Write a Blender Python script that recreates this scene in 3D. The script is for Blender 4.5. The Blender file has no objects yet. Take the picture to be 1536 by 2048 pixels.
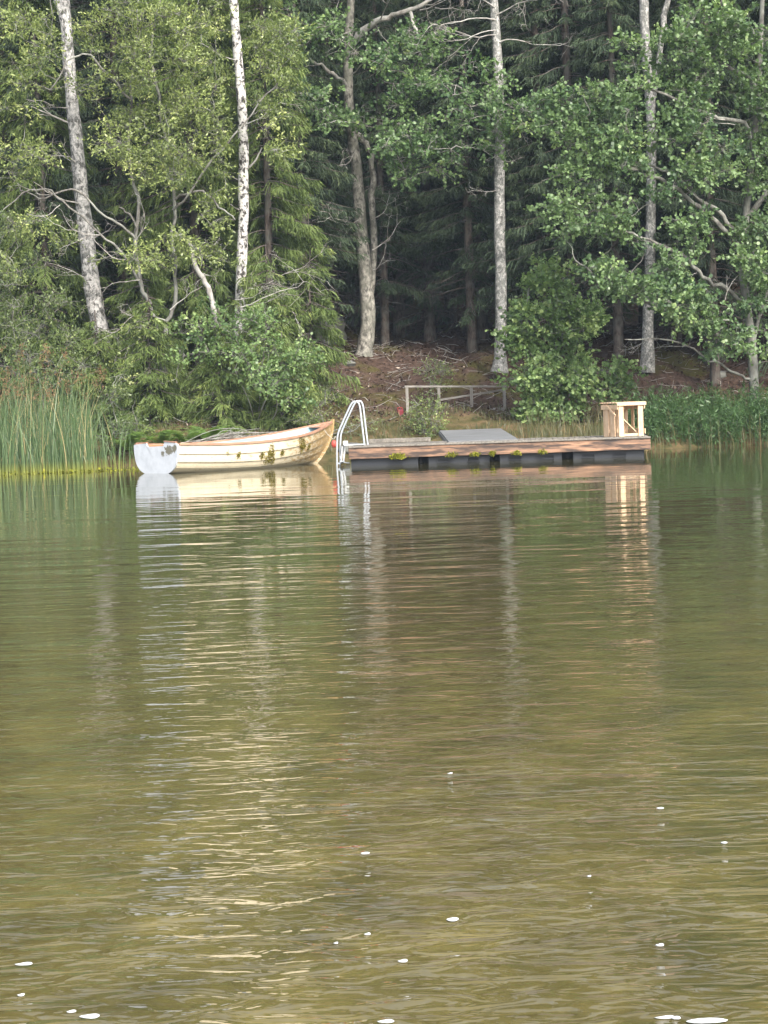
import bpy, math, random
import numpy as np
from mathutils import Matrix, Vector

# ------------------------------------------------------------------ camera, sky, sun, exposure
C = bpy.context.scene.collection
S = bpy.context.scene
FPX, CAMH, ROLL = 4380.0, 1.5, math.radians(2.0)       # focal length in photo pixels, eye height, camera roll
PITCH = math.atan(236.0 / FPX)
_F = np.array([0, math.cos(PITCH), -math.sin(PITCH)])
_R = np.array([1.0, 0, 0])
_U = np.array([0, math.sin(PITCH), math.cos(PITCH)])
CR = _R * math.cos(ROLL) - _U * math.sin(ROLL)
CU = _R * math.sin(ROLL) + _U * math.cos(ROLL)
CAM = np.array([0, 0, CAMH]); HAZE = .00036
cd = bpy.data.cameras.new('camera')
cam = bpy.data.objects.new('camera', cd); C.objects.link(cam)
cd.sensor_fit = 'VERTICAL'; cd.sensor_height = 36.0; cd.lens = 36.0 * FPX / 2048
cd.clip_start = 0.1; cd.clip_end = 2000
cam.matrix_world = Matrix(((CR[0], CU[0], -_F[0], 0), (CR[1], CU[1], -_F[1], 0), (CR[2], CU[2], -_F[2], CAMH), (0, 0, 0, 1)))
S.camera = cam

SUN_EL, SUN_AZ = math.radians(40), math.radians(26)     # sun behind the camera, a little to the right
w = bpy.data.worlds.new('World'); S.world = w; w.use_nodes = True
nt = w.node_tree
sky = nt.nodes.new('ShaderNodeTexSky'); sky.sky_type = 'NISHITA'; sky.sun_disc = False
sky.sun_elevation = SUN_EL; sky.sun_rotation = math.pi - SUN_AZ
sky.air_density = 1.0; sky.dust_density = 4.0; sky.ozone_density = 1.0
hs = nt.nodes.new('ShaderNodeHueSaturation'); hs.inputs['Saturation'].default_value = 0.55
nt.links.new(sky.outputs[0], hs.inputs['Color'])
nt.links.new(hs.outputs[0], nt.nodes['Background'].inputs[0])
nt.nodes['Background'].inputs[1].default_value = 0.13
sl = bpy.data.lights.new('sun', 'SUN'); sl.energy = 1.5; sl.angle = math.radians(12); sl.color = (1, 0.94, 0.85)
so = bpy.data.objects.new('sun', sl); C.objects.link(so)
sd = Vector((math.sin(SUN_AZ) * math.cos(SUN_EL), -math.cos(SUN_AZ) * math.cos(SUN_EL), math.sin(SUN_EL)))
so.rotation_euler = sd.to_track_quat('Z', 'Y').to_euler()
S.view_settings.view_transform = 'Standard'; S.view_settings.look = 'None'
S.view_settings.gamma = 1.0; S.view_settings.use_curve_mapping = False
S.view_settings.exposure = 1.75
S.render.engine = 'CYCLES'
S.cycles.max_bounces = 8; S.cycles.diffuse_bounces = 4; S.cycles.glossy_bounces = 3; S.cycles.transmission_bounces = 4
S.cycles.transparent_max_bounces = 6
S.cycles.use_denoising = True; S.cycles.denoiser = 'OPENIMAGEDENOISE'; S.cycles.denoising_input_passes = 'RGB_ALBEDO_NORMAL'

def at(px, py, Y):
    d = _F + (px - 768) / FPX * CR - (py - 1024) / FPX * CU
    return CAM + d * (Y / d[1])

# ------------------------------------------------------------------ mesh helpers
def nrm(a):
    return a / np.maximum(np.linalg.norm(a, axis=-1, keepdims=True), 1e-9)

class MB:
    def __init__(s):
        s.v, s.f, s.n = [], [], 0
    def add(s, V, F, mi=0, rnd=None, smooth=True):
        V = np.asarray(V, float).reshape(-1, 3); F = np.asarray(F, np.int64)
        if len(F) == 0: return
        r = np.zeros(len(F)) if rnd is None else np.broadcast_to(np.asarray(rnd, float), (len(F),))
        s.v.append(V); s.f.append((F + s.n, mi, r, smooth)); s.n += len(V)
    def build(s, name, mats, parent=None, loc=(0, 0, 0)):
        V = np.concatenate(s.v) - np.asarray(loc, float)
        me = bpy.data.meshes.new(name)
        tot = np.concatenate([np.full(len(f), f.shape[1]) for f, _, _, _ in s.f])
        idx = np.concatenate([f.ravel() for f, _, _, _ in s.f])
        me.vertices.add(len(V)); me.vertices.foreach_set('co', V.astype(np.float32).ravel())
        me.loops.add(len(idx)); me.loops.foreach_set('vertex_index', idx.astype(np.int32))
        me.polygons.add(len(tot))
        me.polygons.foreach_set('loop_start', np.concatenate([[0], np.cumsum(tot)[:-1]]).astype(np.int32))
        me.polygons.foreach_set('loop_total', tot.astype(np.int32))
        me.polygons.foreach_set('material_index', np.concatenate([np.full(len(f), m) for f, m, _, _ in s.f]).astype(np.int32))
        me.polygons.foreach_set('use_smooth', np.concatenate([np.full(len(f), sm) for f, _, _, sm in s.f]).astype(bool))
        a = me.attributes.new('rnd', 'FLOAT', 'FACE')
        a.data.foreach_set('value', np.concatenate([r for _, _, r, _ in s.f]).astype(np.float32))
        me.update(calc_edges=True)
        for m in (mats if isinstance(mats, (list, tuple)) else [mats]): me.materials.append(m)
        o = bpy.data.objects.new(name, me); C.objects.link(o)
        o.location = loc
        if parent is not None: o.parent = parent
        return o

def tubes(mb, P, R, sides=5, mi=0, rnd=None, cap=False):
    """N tubes with K points each: P (N,K,3), R (N,K)"""
    P = np.asarray(P, float); R = np.asarray(R, float)
    if P.ndim == 2: P = P[None]; R = R[None]
    N, K, _ = P.shape
    T = np.gradient(P, axis=1); T = nrm(T)
    ref = np.where(np.abs(T[:, :1, 2:3]) > 0.9, np.array([1.0, 0, 0]), np.array([0, 0, 1.0]))
    A = nrm(np.cross(T, np.broadcast_to(ref, T.shape))); B = np.cross(T, A)
    an = np.arange(sides) / sides * 2 * math.pi
    V = P[:, :, None] + R[:, :, None, None] * (np.cos(an)[None, None, :, None] * A[:, :, None] + np.sin(an)[None, None, :, None] * B[:, :, None])
    k = np.arange(K - 1)[:, None]; j = np.arange(sides)[None]
    j2 = (j + 1) % sides
    q = np.stack([k * sides + j, k * sides + j2, (k + 1) * sides + j2, (k + 1) * sides + j], -1).reshape(-1, 4)
    F = (np.arange(N)[:, None, None] * K * sides + q[None]).reshape(-1, 4)
    r = None if rnd is None else np.repeat(np.broadcast_to(rnd, (N,)), len(q))
    mb.add(V, F, mi, r)
    if cap:
        c = np.arange(sides)
        mb.add(V[:, 0].reshape(-1, 3), (np.arange(N)[:, None] * sides + c[::-1][None]), mi)
        mb.add(V[:, -1].reshape(-1, 3), (np.arange(N)[:, None] * sides + c[None]), mi)

def box(mb, cx, cy, cz, sx, sy, sz, mi=0, rot=0.0, M=None, rnd=None):
    v = np.array([[x, y, z] for x in (-.5, .5) for y in (-.5, .5) for z in (-.5, .5)]) * (sx, sy, sz)
    if rot:
        c, s_ = math.cos(rot), math.sin(rot)
        v = v @ np.array([[c, s_, 0], [-s_, c, 0], [0, 0, 1]])
    if M is not None: v = v @ np.asarray(M).T
    v = v + (cx, cy, cz)
    mb.add(v, [[0, 1, 3, 2], [4, 6, 7, 5], [0, 4, 5, 1], [2, 3, 7, 6], [0, 2, 6, 4], [1, 5, 7, 3]], mi, rnd, False)

def bar(mb, a, b, w_, h_, mi=0, up=(0, 0, 1)):
    """rectangular bar from a to b, width w_ across, h_ along up"""
    a, b = np.asarray(a, float), np.asarray(b, float)
    t = nrm(b - a); u = np.asarray(up, float); sd_ = nrm(np.cross(t, u)); u = np.cross(sd_, t)
    M = np.stack([t, sd_, u], 1)
    c = (a + b) / 2
    box(mb, *c, np.linalg.norm(b - a), w_, h_, mi, M=M)

def spline(pts, n):
    """Catmull-Rom through pts (m,d) -> (n,d)"""
    p = np.asarray(pts, float); m = len(p)
    if m == 2: return p[0] + (p[1] - p[0]) * np.linspace(0, 1, n)[:, None]
    e = np.concatenate([[2 * p[0] - p[1]], p, [2 * p[-1] - p[-2]]])
    t = np.linspace(0, m - 1, n); i = np.minimum(t.astype(int), m - 2); u = (t - i)[:, None]
    a, b, c, d = e[i], e[i + 1], e[i + 2], e[i + 3]
    return .5 * (2 * b + (c - a) * u + (2 * a - 5 * b + 4 * c - d) * u ** 2 + (3 * b - a - 3 * c + d) * u ** 3)

def tag(o, label=None, cat=None, group=None, kind=None):
    if label: o['label'] = label
    if cat: o['category'] = cat
    if group: o['group'] = group
    if kind: o['kind'] = kind
    return o

def empty(name, loc, rz=0.0):
    o = bpy.data.objects.new(name, None); C.objects.link(o)
    o.location = tuple(loc); o.rotation_euler = (0, 0, rz); o.empty_display_size = .2
    return o

def bevel(o, wd=.006, seg=2):
    m = o.modifiers.new('bevel', 'BEVEL'); m.width = wd; m.segments = seg; m.limit_method = 'ANGLE'
    return o

# ------------------------------------------------------------------ materials
def mat(name, base=(.5, .5, .5), rough=.7, spec=.3, metal=0.0):
    m = bpy.data.materials.new(name); m.use_nodes = True
    b = m.node_tree.nodes['Principled BSDF']
    b.inputs['Base Color'].default_value = (*base, 1); b.inputs['Roughness'].default_value = rough
    b.inputs['Specular IOR Level'].default_value = spec; b.inputs['Metallic'].default_value = metal
    return m

class NG:
    """tiny node-graph helper"""
    def __init__(s, m): s.m = m; s.t = m.node_tree; s.b = s.t.nodes['Principled BSDF']
    def n(s, ty, **kw):
        x = s.t.nodes.new(ty)
        for k, v in kw.items(): setattr(x, k, v)
        return x
    def l(s, a, b): s.t.links.new(a, b)
    def coord(s, scale=(1, 1, 1), src='Object'):
        tc = s.n('ShaderNodeTexCoord'); mp = s.n('ShaderNodeMapping'); mp.inputs['Scale'].default_value = scale
        s.l(tc.outputs[src], mp.inputs['Vector']); return mp.outputs[0]
    def noise(s, vec, scale, detail=4, rough=.55, dist=0.0):
        x = s.n('ShaderNodeTexNoise'); x.inputs['Scale'].default_value = scale; x.inputs['Detail'].default_value = detail
        x.inputs['Roughness'].default_value = rough; x.inputs['Distortion'].default_value = dist
        s.l(vec, x.inputs['Vector']); return x.outputs['Fac']
    def ramp(s, fac, stops, interp='LINEAR'):
        x = s.n('ShaderNodeValToRGB'); e = x.color_ramp.elements; x.color_ramp.interpolation = interp
        while len(e) > 1: e.remove(e[-1])
        e[0].position = stops[0][0]; e[0].color = (*stops[0][1], 1) if hasattr(stops[0][1], '__len__') else (stops[0][1],) * 3 + (1,)
        for p, c in stops[1:]:
            k = e.new(p); k.color = (*c, 1) if hasattr(c, '__len__') else (c, c, c, 1)
        s.l(fac, x.inputs['Fac']); return x.outputs['Color']
    def mix(s, fac, a, b, mode='MIX'):
        x = s.n('ShaderNodeMix', data_type='RGBA', blend_type=mode)
        for v, i in ((fac, 0), (a, 6), (b, 7)):
            if hasattr(v, 'is_output'): s.l(v, x.inputs[i])
            else: x.inputs[i].default_value = v if i == 0 else (*v, 1)
        return x.outputs[2]
    def math(s, op, a, b=0.0, c=None):
        x = s.n('ShaderNodeMath', operation=op)
        for v, i in ((a, 0), (b, 1)) + (((c, 2),) if c is not None else ()):
            if hasattr(v, 'is_output'): s.l(v, x.inputs[i])
            else: x.inputs[i].default_value = v
        return x.outputs[0]
    def bump(s, h, strength=.5, dist=.02):
        x = s.n('ShaderNodeBump'); x.inputs['Strength'].default_value = strength; x.inputs['Distance'].default_value = dist
        s.l(h, x.inputs['Height']); s.l(x.outputs[0], s.b.inputs['Normal']); return x
    def col(s, c): s.l(c, s.b.inputs['Base Color'])

def leaf_mat(name, c0, c1, c2=None, trans=.33, rough=.42, spec=.5):
    m = mat(name, c0, rough, spec); g = NG(m)
    a = g.n('ShaderNodeAttribute', attribute_name='rnd')
    st = [(0.0, c0), (.75, c1)] + ([(1.0, c2)] if c2 else [])
    col = g.ramp(a.outputs['Fac'], st); g.col(col)
    tr = g.n('ShaderNodeBsdfTranslucent'); g.l(g.mix(1.0, col, (1.0, 1.1, .55), 'MULTIPLY'), tr.inputs['Color'])
    ms = g.n('ShaderNodeMixShader'); ms.inputs[0].default_value = trans
    g.l(g.b.outputs[0], ms.inputs[1]); g.l(tr.outputs[0], ms.inputs[2])
    g.l(ms.outputs[0], g.t.nodes['Material Output'].inputs['Surface'])
    return m

def bark_mat(name, c_light, c_dark, lichen=None, lo=.40, hi=.62, zs=.35, sc=9.0):
    m = mat(name, c_light, .85, .15); g = NG(m)
    v = g.coord((1, 1, zs))
    f = g.noise(v, sc, 6, .65)
    col = g.ramp(f, [(lo, c_dark), (hi, c_light)])
    f2 = g.noise(g.coord((1, 1, 1)), 2.3, 4)
    col = g.mix(g.ramp(f2, [(.42, 0.0), (.62, .75)]), col, lichen or tuple(x * .55 for x in c_light))
    g.col(col); g.bump(f, .6, .02); return m

def birch_mat(name, white=(.70, .68, .66), dark=(.05, .045, .04), darklo=.30, lichen=(.25, .26, .25), lich=.2):
    m = mat(name, white, .75, .2); g = NG(m)
    lent = g.noise(g.coord((2.2, 2.2, 20)), 1.6, 3, .6)                     # horizontal lenticels
    patch = g.noise(g.coord((6, 6, 4.2)), 1.5, 5, .68, .4)                  # black rough patches
    tone = g.noise(g.coord((1, 1, 1.2)), 1.1, 3)
    c = g.mix(g.ramp(tone, [(.35, 0.0), (.7, 1.0)]), white, tuple(x * .74 for x in white))
    c = g.mix(g.ramp(lent, [(.30, 1.0), (.42, 0.0)]), c, tuple(x * .38 for x in white))
    c = g.mix(g.ramp(patch, [(darklo, 1.0), (darklo + .09, 0.0)]), c, dark)
    li = g.noise(g.coord((9, 9, 6)), 2.0, 6, .75)
    c = g.mix(g.ramp(li, [(.5 - lich * .3, 0.0), (.72 - lich * .3, lich * 2.4)]), c, lichen)
    g.col(c); g.bump(lent, .4, .012); return m

def wood_mat(name, c0, c1, dark=(.06, .05, .045), stain=.3, axis=0, sc=1.0, rough=.75):
    m = mat(name, c0, rough, .2); g = NG(m)
    s3 = [14.0 * sc] * 3; s3[axis] = .9 * sc
    f = g.noise(g.coord(tuple(s3)), 1.6, 5, .6, .3)
    c = g.ramp(f, [(.32, c1), (.66, c0)])
    f2 = g.noise(g.coord((1.1 * sc, 3 * sc, 3 * sc) if axis == 0 else (3 * sc, 3 * sc, 3 * sc)), 1.7, 4, .6)
    c = g.mix(g.ramp(f2, [(.52, 0.0), (.72, stain)]), c, dark)
    g.col(c); g.bump(f, .35, .006); return m

M = {}
M['birch_a'] = birch_mat('birch_bark_grey', (.62, .60, .58), darklo=.43, lich=.36, lichen=(.17, .175, .17))
M['birch_b'] = birch_mat('birch_bark_white', (.72, .70, .67), darklo=.43, lich=.05)
M['birch_c'] = birch_mat('birch_bark_lichen', (.60, .58, .55), darklo=.41, lich=.46, lichen=(.15, .155, .145))
M['aspen'] = bark_mat('aspen_bark', (.36, .345, .30), (.07, .066, .058), (.14, .14, .115), .40, .62, .6, 11)
M['alder_bark'] = bark_mat('alder_bark', (.19, .185, .165), (.07, .065, .06), (.25, .26, .23))
M['willow_bark'] = bark_mat('willow_bark', (.20, .19, .17), (.08, .075, .068), (.27, .28, .25))
M['dead_bark'] = bark_mat('dead_twig_bark', (.38, .36, .33), (.17, .155, .14), (.42, .42, .39))
M['spruce_bark'] = bark_mat('spruce_bark', (.13, .105, .09), (.04, .032, .028), (.12, .12, .105))
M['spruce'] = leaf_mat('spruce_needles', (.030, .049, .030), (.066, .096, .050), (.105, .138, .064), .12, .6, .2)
M['spruce_lit'] = leaf_mat('sunlit_spruce_needles', (.062, .098, .030), (.150, .205, .060), (.25, .30, .095), .22, .55, .25)  # sunlit look of the left shore spruces put into the needle colour
M['alder'] = leaf_mat('alder_leaves', (.065, .120, .052), (.190, .285, .120), (.32, .42, .18), .35)
M['alder_b'] = leaf_mat('bush_alder_leaves', (.072, .135, .050), (.200, .300, .110), (.33, .42, .17), .35)
M['willow'] = leaf_mat('willow_leaves', (.095, .135, .044), (.265, .325, .105), (.42, .46, .18), .32)
M['aspen_leaf'] = leaf_mat('aspen_leaves', (.065, .125, .050), (.180, .280, .110), (.33, .42, .16), .38)
M['birch_leaf'] = leaf_mat('birch_leaves', (.045, .080, .022), (.090, .145, .040), (.17, .21, .06), .38)
M['shrub'] = leaf_mat('shrub_leaves', (.070, .105, .036), (.165, .220, .075), (.29, .32, .12), .3)
M['fern'] = leaf_mat('fern_fronds', (.09, .16, .045), (.19, .30, .08), (.27, .38, .11), .5)
M['herb'] = leaf_mat('herb_leaves', (.036, .080, .028), (.080, .150, .048), (.15, .23, .075), .3)
M['grass'] = leaf_mat('bank_grass', (.055, .065, .024), (.11, .11, .042), (.22, .17, .08), .3)
M['hull_moss'] = leaf_mat('dried_algae', (.085, .070, .014), (.20, .17, .030), (.31, .27, .06), .1, .9, .1)
M['moss'] = leaf_mat('moss', (.10, .12, .02), (.24, .25, .03), (.38, .36, .05), .2, .9, .1)

def reed_mat():
    m = leaf_mat('reed_stems', (.040, .080, .032), (.120, .190, .072), (.40, .34, .17), .25)
    g = NG(m)
    ramp = [n for n in g.t.nodes if n.type == 'VALTORGB'][0]
    tc = g.n('ShaderNodeTexCoord'); sp = g.n('ShaderNodeSeparateXYZ'); g.l(tc.outputs['Object'], sp.inputs[0])
    f = g.ramp(sp.outputs['Z'], [(.02, .75), (.26, 0.0)])          # yellow sheaths at the foot of each stem
    c = g.mix(f, ramp.outputs[0], (.30, .31, .045)); g.col(c); return m
M['reed'] = reed_mat()
M['plume'] = leaf_mat('reed_plumes', (.13, .085, .05), (.23, .14, .08), (.33, .20, .11), .2, .9, .1)

# ------------------------------------------------------------------ terrain and water
def shore(X):
    return 51.2 + .045 * X + .35 * np.sin(X * .55 + .6) + .15 * np.sin(X * 1.7)
def ground(X, Y):
    X = np.asarray(X, float); Y = np.asarray(Y, float)
    t = Y - shore(X)
    z = np.interp(t, [-40, -6, -1.2, 0, .5, 1.4, 2.8, 4.6, 6, 9.5, 17, 30, 60, 200], [-1.4, -1.1, -.35, .02, .30, .55, .85, 1.00, 1.35, 2.42, 3.9, 8.5, 22, 60])
    z = np.where(Y < 4, np.interp(Y, [-40, -4, 0, 2, 4], [2.5, .6, .25, -.15, -.5]), np.where(Y < 12, np.interp(Y, [4, 12], [-.5, -1.4]), z))
    on = np.clip(t / 3, 0, 1)
    z = z + on * (.10 * np.sin(X * .9 + Y * .35) + .07 * np.sin(X * 2.1 - Y * 1.3) + .04 * np.sin(X * 4.3 + Y * 3.1))
    return z
gx = np.unique(np.concatenate([np.linspace(-140, -14, 30), np.arange(-14, 14, .22), np.linspace(14, 140, 30)]))
gy = np.unique(np.concatenate([np.linspace(-60, 48, 50), np.arange(48, 72, .22), np.linspace(72, 260, 50)]))
GX, GY = np.meshgrid(gx, gy)
rngT = np.random.RandomState(5)
GZ = ground(GX, GY) + np.where((GY > shore(GX) + .5) & (GY < 75), rngT.normal(0, .022, GX.shape), 0)
nx = len(gx); i, j = np.meshgrid(np.arange(len(gy) - 1), np.arange(nx - 1), indexing='ij')
q = np.stack([i * nx + j, i * nx + j + 1, (i + 1) * nx + j + 1, (i + 1) * nx + j], -1).reshape(-1, 4)
mb = MB(); mb.add(np.stack([GX, GY, GZ], -1), q)
def ground_mat():
    m = mat('forest_floor', (.12, .09, .07), .95, .1); g = NG(m)
    v = g.coord()
    f = g.noise(v, 7, 8, .75); c = g.ramp(f, [(.30, (.028, .018, .014)), (.52, (.085, .055, .042)), (.72, (.17, .12, .095))])
    f2 = g.noise(v, .55, 4, .6); c = g.mix(g.ramp(f2, [(.50, 0.0), (.62, .9)]), c, (.085, .080, .022))
    tc = g.n('ShaderNodeTexCoord'); sp = g.n('ShaderNodeSeparateXYZ'); g.l(tc.outputs['Object'], sp.inputs[0])
    zz = g.math('ADD', sp.outputs['Z'], g.math('MULTIPLY', g.math('SUBTRACT', f2, .5), 1.2))
    f3 = g.noise(v, 3, 5)
    bank = g.ramp(f3, [(.35, (.060, .062, .024)), (.55, (.115, .090, .042)), (.7, (.17, .115, .065))])    # dry mossy grass of the low bank
    c = g.mix(g.ramp(g.math('MULTIPLY', zz, .5), [(.42, 1.0), (.56, 0.0)]), c, bank)
    g.col(c); g.bump(f, 1.0, .08); return m
tag(mb.build('ground', ground_mat()), kind='structure')

def water_mat():
    m = mat('lake_water', (.10, .085, .03), .02, .5); g = NG(m); g.b.inputs['IOR'].default_value = 1.333
    tc = g.n('ShaderNodeTexCoord'); sp = g.n('ShaderNodeSeparateXYZ'); g.l(tc.outputs['Object'], sp.inputs[0])
    near = g.ramp(g.math('DIVIDE', sp.outputs['Y'], 40.0), [(.12, 1.0), (.55, 0.0)])        # the bed shows through in the shallows near the shore
    bed = g.noise(g.coord((1.0, .6, 1)), 2.2, 5, .65)
    shallow = g.ramp(bed, [(.3, (.056, .047, .016)), (.55, (.105, .086, .027)), (.75, (.155, .126, .040))])
    g.col(g.mix(near, (.050, .046, .018), shallow))
    def rot(a, sx, sy):
        mp = g.n('ShaderNodeMapping'); mp.inputs['Rotation'].default_value = (0, 0, a); mp.inputs['Scale'].default_value = (sx, sy, 1)
        g.l(tc.outputs['Object'], mp.inputs['Vector']); return mp.outputs[0]
    yy = g.math('DIVIDE', sp.outputs['Y'], 60.0)
    gust = g.ramp(g.noise(rot(.15, .5, 1.0), .22, 2), [(.35, .6), (.65, 1.2)])
    # ripples by size: the short ones die out towards the sheltered far bank
    H = None
    for a, sx, scale, det, dist, amp, fade in ((.04, .40, .55, 2, .2, .020, [(.10, .6), (.45, 1.0), (.62, .7), (.78, .35)]),
                                               (.10, .42, 1.5, 2, .4, .021, [(.10, .8), (.32, 1.0), (.50, .45), (.70, .14)]),
                                               (-.20, .50, 4.2, 2, .7, .0205, [(.08, 1.55), (.12, 1.25), (.18, .95), (.30, .50), (.45, .13), (.62, .02)]),
                                               (.28, .55, 9.0, 2, 1.1, .0145, [(.08, 1.75), (.14, .85), (.22, .30), (.36, .03)]),
                                               (-.05, .6, 22, 1, .5, .0020, [(.07, 1.0), (.14, .4), (.22, .0)])):
        h = g.math('MULTIPLY', g.math('MULTIPLY', g.noise(rot(a, sx, 1.0), scale, det, .5, dist), amp), g.ramp(yy, fade))
        if scale > 2: h = g.math('MULTIPLY', h, gust)
        H = h if H is None else g.math('ADD', H, h)
    g.bump(H, 1.0, 1.0); return m
wx = np.concatenate([np.linspace(-140, -15, 12), np.linspace(-14, 14, 57), np.linspace(15, 140, 12)])
wy = np.linspace(-1, 55, 113)
WX, WY = np.meshgrid(wx, wy); nx = len(wx); i, j = np.meshgrid(np.arange(len(wy) - 1), np.arange(nx - 1), indexing='ij')
q = np.stack([i * nx + j, i * nx + j + 1, (i + 1) * nx + j + 1, (i + 1) * nx + j], -1).reshape(-1, 4)
mb = MB(); mb.add(np.stack([WX, WY, WX * 0], -1), q)
tag(mb.build('lake_water', water_mat()), kind='structure')

# ------------------------------------------------------------------ foliage generators
ROUND = np.array([[0, 0], [.22, .85], [.62, 1.0], [.95, .45], [.95, -.45], [.62, -1.0], [.22, -.85]])
OVATE = np.array([[0, 0], [.35, .8], [.70, .85], [1, 0], [.70, -.85], [.35, -.8]])
def leaves(mb, P, D, n, L, ll, lw, rng, mi=0, shape=OVATE, up=.55, out=None, tone=None):
    """n leaves along each of N sprigs at P (N,3) pointing D (N,3), sprig length L (N,)"""
    N = len(P); k = (np.arange(n) + .6) / n
    base = P[:, None] + D[:, None] * (L[:, None] * k[None])[..., None] + rng.normal(0, .012, (N, n, 3))
    ax = nrm(D[:, None] * .7 + rng.normal(0, .6, (N, n, 3)))
    nn = np.array([0, 0, up]) + rng.normal(0, .42, (N, n, 3))
    if out is not None: nn = nn + out[:, None] * .38
    sd_ = nrm(np.cross(nn, ax))
    s_ = rng.uniform(.5, 1.3, (N, n, 1)); l_ = ll * s_; w_ = lw * .5 * s_
    V = base[:, :, None] + ax[:, :, None] * (l_[..., None] * shape[None, None, :, :1]) + sd_[:, :, None] * (w_[..., None] * shape[None, None, :, 1:])
    m_ = len(shape)
    F = np.arange(N * n * m_).reshape(-1, m_)
    t = rng.uniform(.05, .8, N)[:, None] if tone is None else tone[:, None]
    r = np.clip(t + rng.normal(0, .10, (N, n)), 0, 1).ravel()
    mb.add(V, F, mi, r, False)

def fill(ells, rng):
    """clump centres inside ellipses (px, py, rx, ry, Y, depth, count)"""
    out = []
    for (px, py, rx, ry, Y, dp, n) in ells:
        for _ in range(n):
            a, r = rng.uniform(0, 2 * math.pi), math.sqrt(rng.uniform(0, 1))
            out.append(at(px + rx * r * math.cos(a), py + ry * r * math.sin(a), Y + rng.uniform(-dp, dp)))
    return np.array(out)

def grow(trunk_mb, crown_mb, skel, clumps, rng, sprigs=16, rad=.42, ll=.075, lw=.06, nleaf=7, shape=ROUND, tmi=0, flat=.6,
         centre=None, twig=.5, rbase=.014, tonebias=0.0, slen=(.14, .30)):
    """branch from the skeleton to every leaf clump, then sprigs of leaves round each clump"""
    skel = [np.asarray(s_, float) for s_ in skel]
    pts = np.concatenate(skel); order = np.argsort([np.min(np.linalg.norm(pts - c, axis=1)) for c in clumps])
    BP, BR = [], []
    for oi in order:
        c = clumps[oi]
        d = np.linalg.norm(pts - c, axis=1) + np.maximum(0, pts[:, 2] - c[2] + .1) * 1.2
        s_ = pts[np.argmin(d)]
        ln = np.linalg.norm(c - s_)
        if ln < .06: continue
        mid = (s_ + c) / 2 + rng.normal(0, .10 * ln, 3) + np.array([0, 0, .06 * ln])
        t = np.linspace(0, 1, 7)[:, None]
        p = (1 - t) ** 2 * s_ + 2 * t * (1 - t) * mid + t ** 2 * c
        p[1:-1] += rng.normal(0, .022 * ln, (5, 3))
        BP.append(p); r0 = rbase * min(1.6, .55 + ln * .45); BR.append(np.linspace(r0, .004, 7))
        pts = np.concatenate([pts, p[2:]])
    if BP: tubes(trunk_mb, np.array(BP), np.array(BR), 4, tmi)
    nC = len(clumps); cen = clumps.mean(0) if centre is None else np.asarray(centre)
    cs = rng.uniform(.65, 1.25, nC)
    tn = np.clip(rng.normal(.42 + tonebias, .21, nC), .02, .95)
    cnt = np.maximum(4, (sprigs * cs ** 2 * rng.uniform(.6, 1.3, nC)).astype(int))
    idx = np.repeat(np.arange(nC), cnt); N = len(idx)
    u = nrm(rng.normal(0, 1, (N, 3))) * (rng.uniform(.15, 1, (N, 1)) ** .55)
    P = clumps[idx] + u * (rad * cs[idx])[:, None] * np.array([1, 1, flat])
    outw = nrm(clumps - cen)[idx]
    D = nrm(u * .8 + outw * .45 + rng.normal(0, .35, (N, 3)) + np.array([0, 0, .12]))
    L = rng.uniform(*slen, N)
    leaves(crown_mb, P, D, nleaf, L, ll, lw, rng, 0, shape, out=outw, tone=np.clip(tn[idx] + rng.normal(0, .1, N), 0, 1))
    sel = rng.uniform(0, 1, N) < twig
    if sel.any():
        a, b = clumps[idx[sel]], P[sel] + D[sel] * L[sel][:, None] * .8
        m_ = (a + b) / 2 + rng.normal(0, .03, a.shape)
        tubes(trunk_mb, np.stack([a, m_, b], 1), np.broadcast_to([.0048, .0038, .002], (len(a), 3)), 3, tmi)

def bare(mb, start, d, length, r, rng, depth=3, mi=0, wob=.22, grav=0.0):
    """a bare forking twig"""
    start = np.asarray(start, float); d = nrm(np.asarray(d, float)); n = 8
    p = [start]; dd = d.copy()
    for k in range(n - 1):
        dd = nrm(dd + rng.normal(0, wob, 3) + np.array([0, 0, grav])); p.append(p[-1] + dd * length / (n - 1))
    p = np.array(p); tubes(mb, p, np.linspace(r, r * .35, n), 5 if r > .012 else 3, mi)
    if depth > 0:
        for k in range(rng.randint(2, 5)):
            i_ = rng.randint(2, n); a = nrm(nrm(p[i_] - p[i_ - 1]) + rng.normal(0, .65, 3))
            bare(mb, p[i_], a, length * rng.uniform(.3, .62), max(.0032, r * .5), rng, depth - 1, mi, wob, grav)
    return p

def stem(mb, pts, half, n=28, mi=0, sides=12, flare=0.0):
    """a stem traced through (px, py, Y) stations, half = radii in px of the photo at each"""
    p3 = np.array([at(*p) for p in pts]); r = np.array([h * p[2] / FPX for h, p in zip(half, pts)])
    P = spline(p3, n); R = np.interp(np.linspace(0, len(pts) - 1, n), np.arange(len(pts)), r)
    R = R * (1 + .05 * np.sin(np.arange(n) * 1.7))
    rw = np.random.RandomState(int(abs(pts[0][0] * 7 + pts[-1][1])) + n)
    P[1:-1] += rw.normal(0, .022 if sides <= 8 else .006, (n - 2, 3))
    if flare: R[0] *= 1 + flare; R[1] *= 1 + flare * .35
    tubes(mb, P, R, sides, mi); return P

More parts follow.
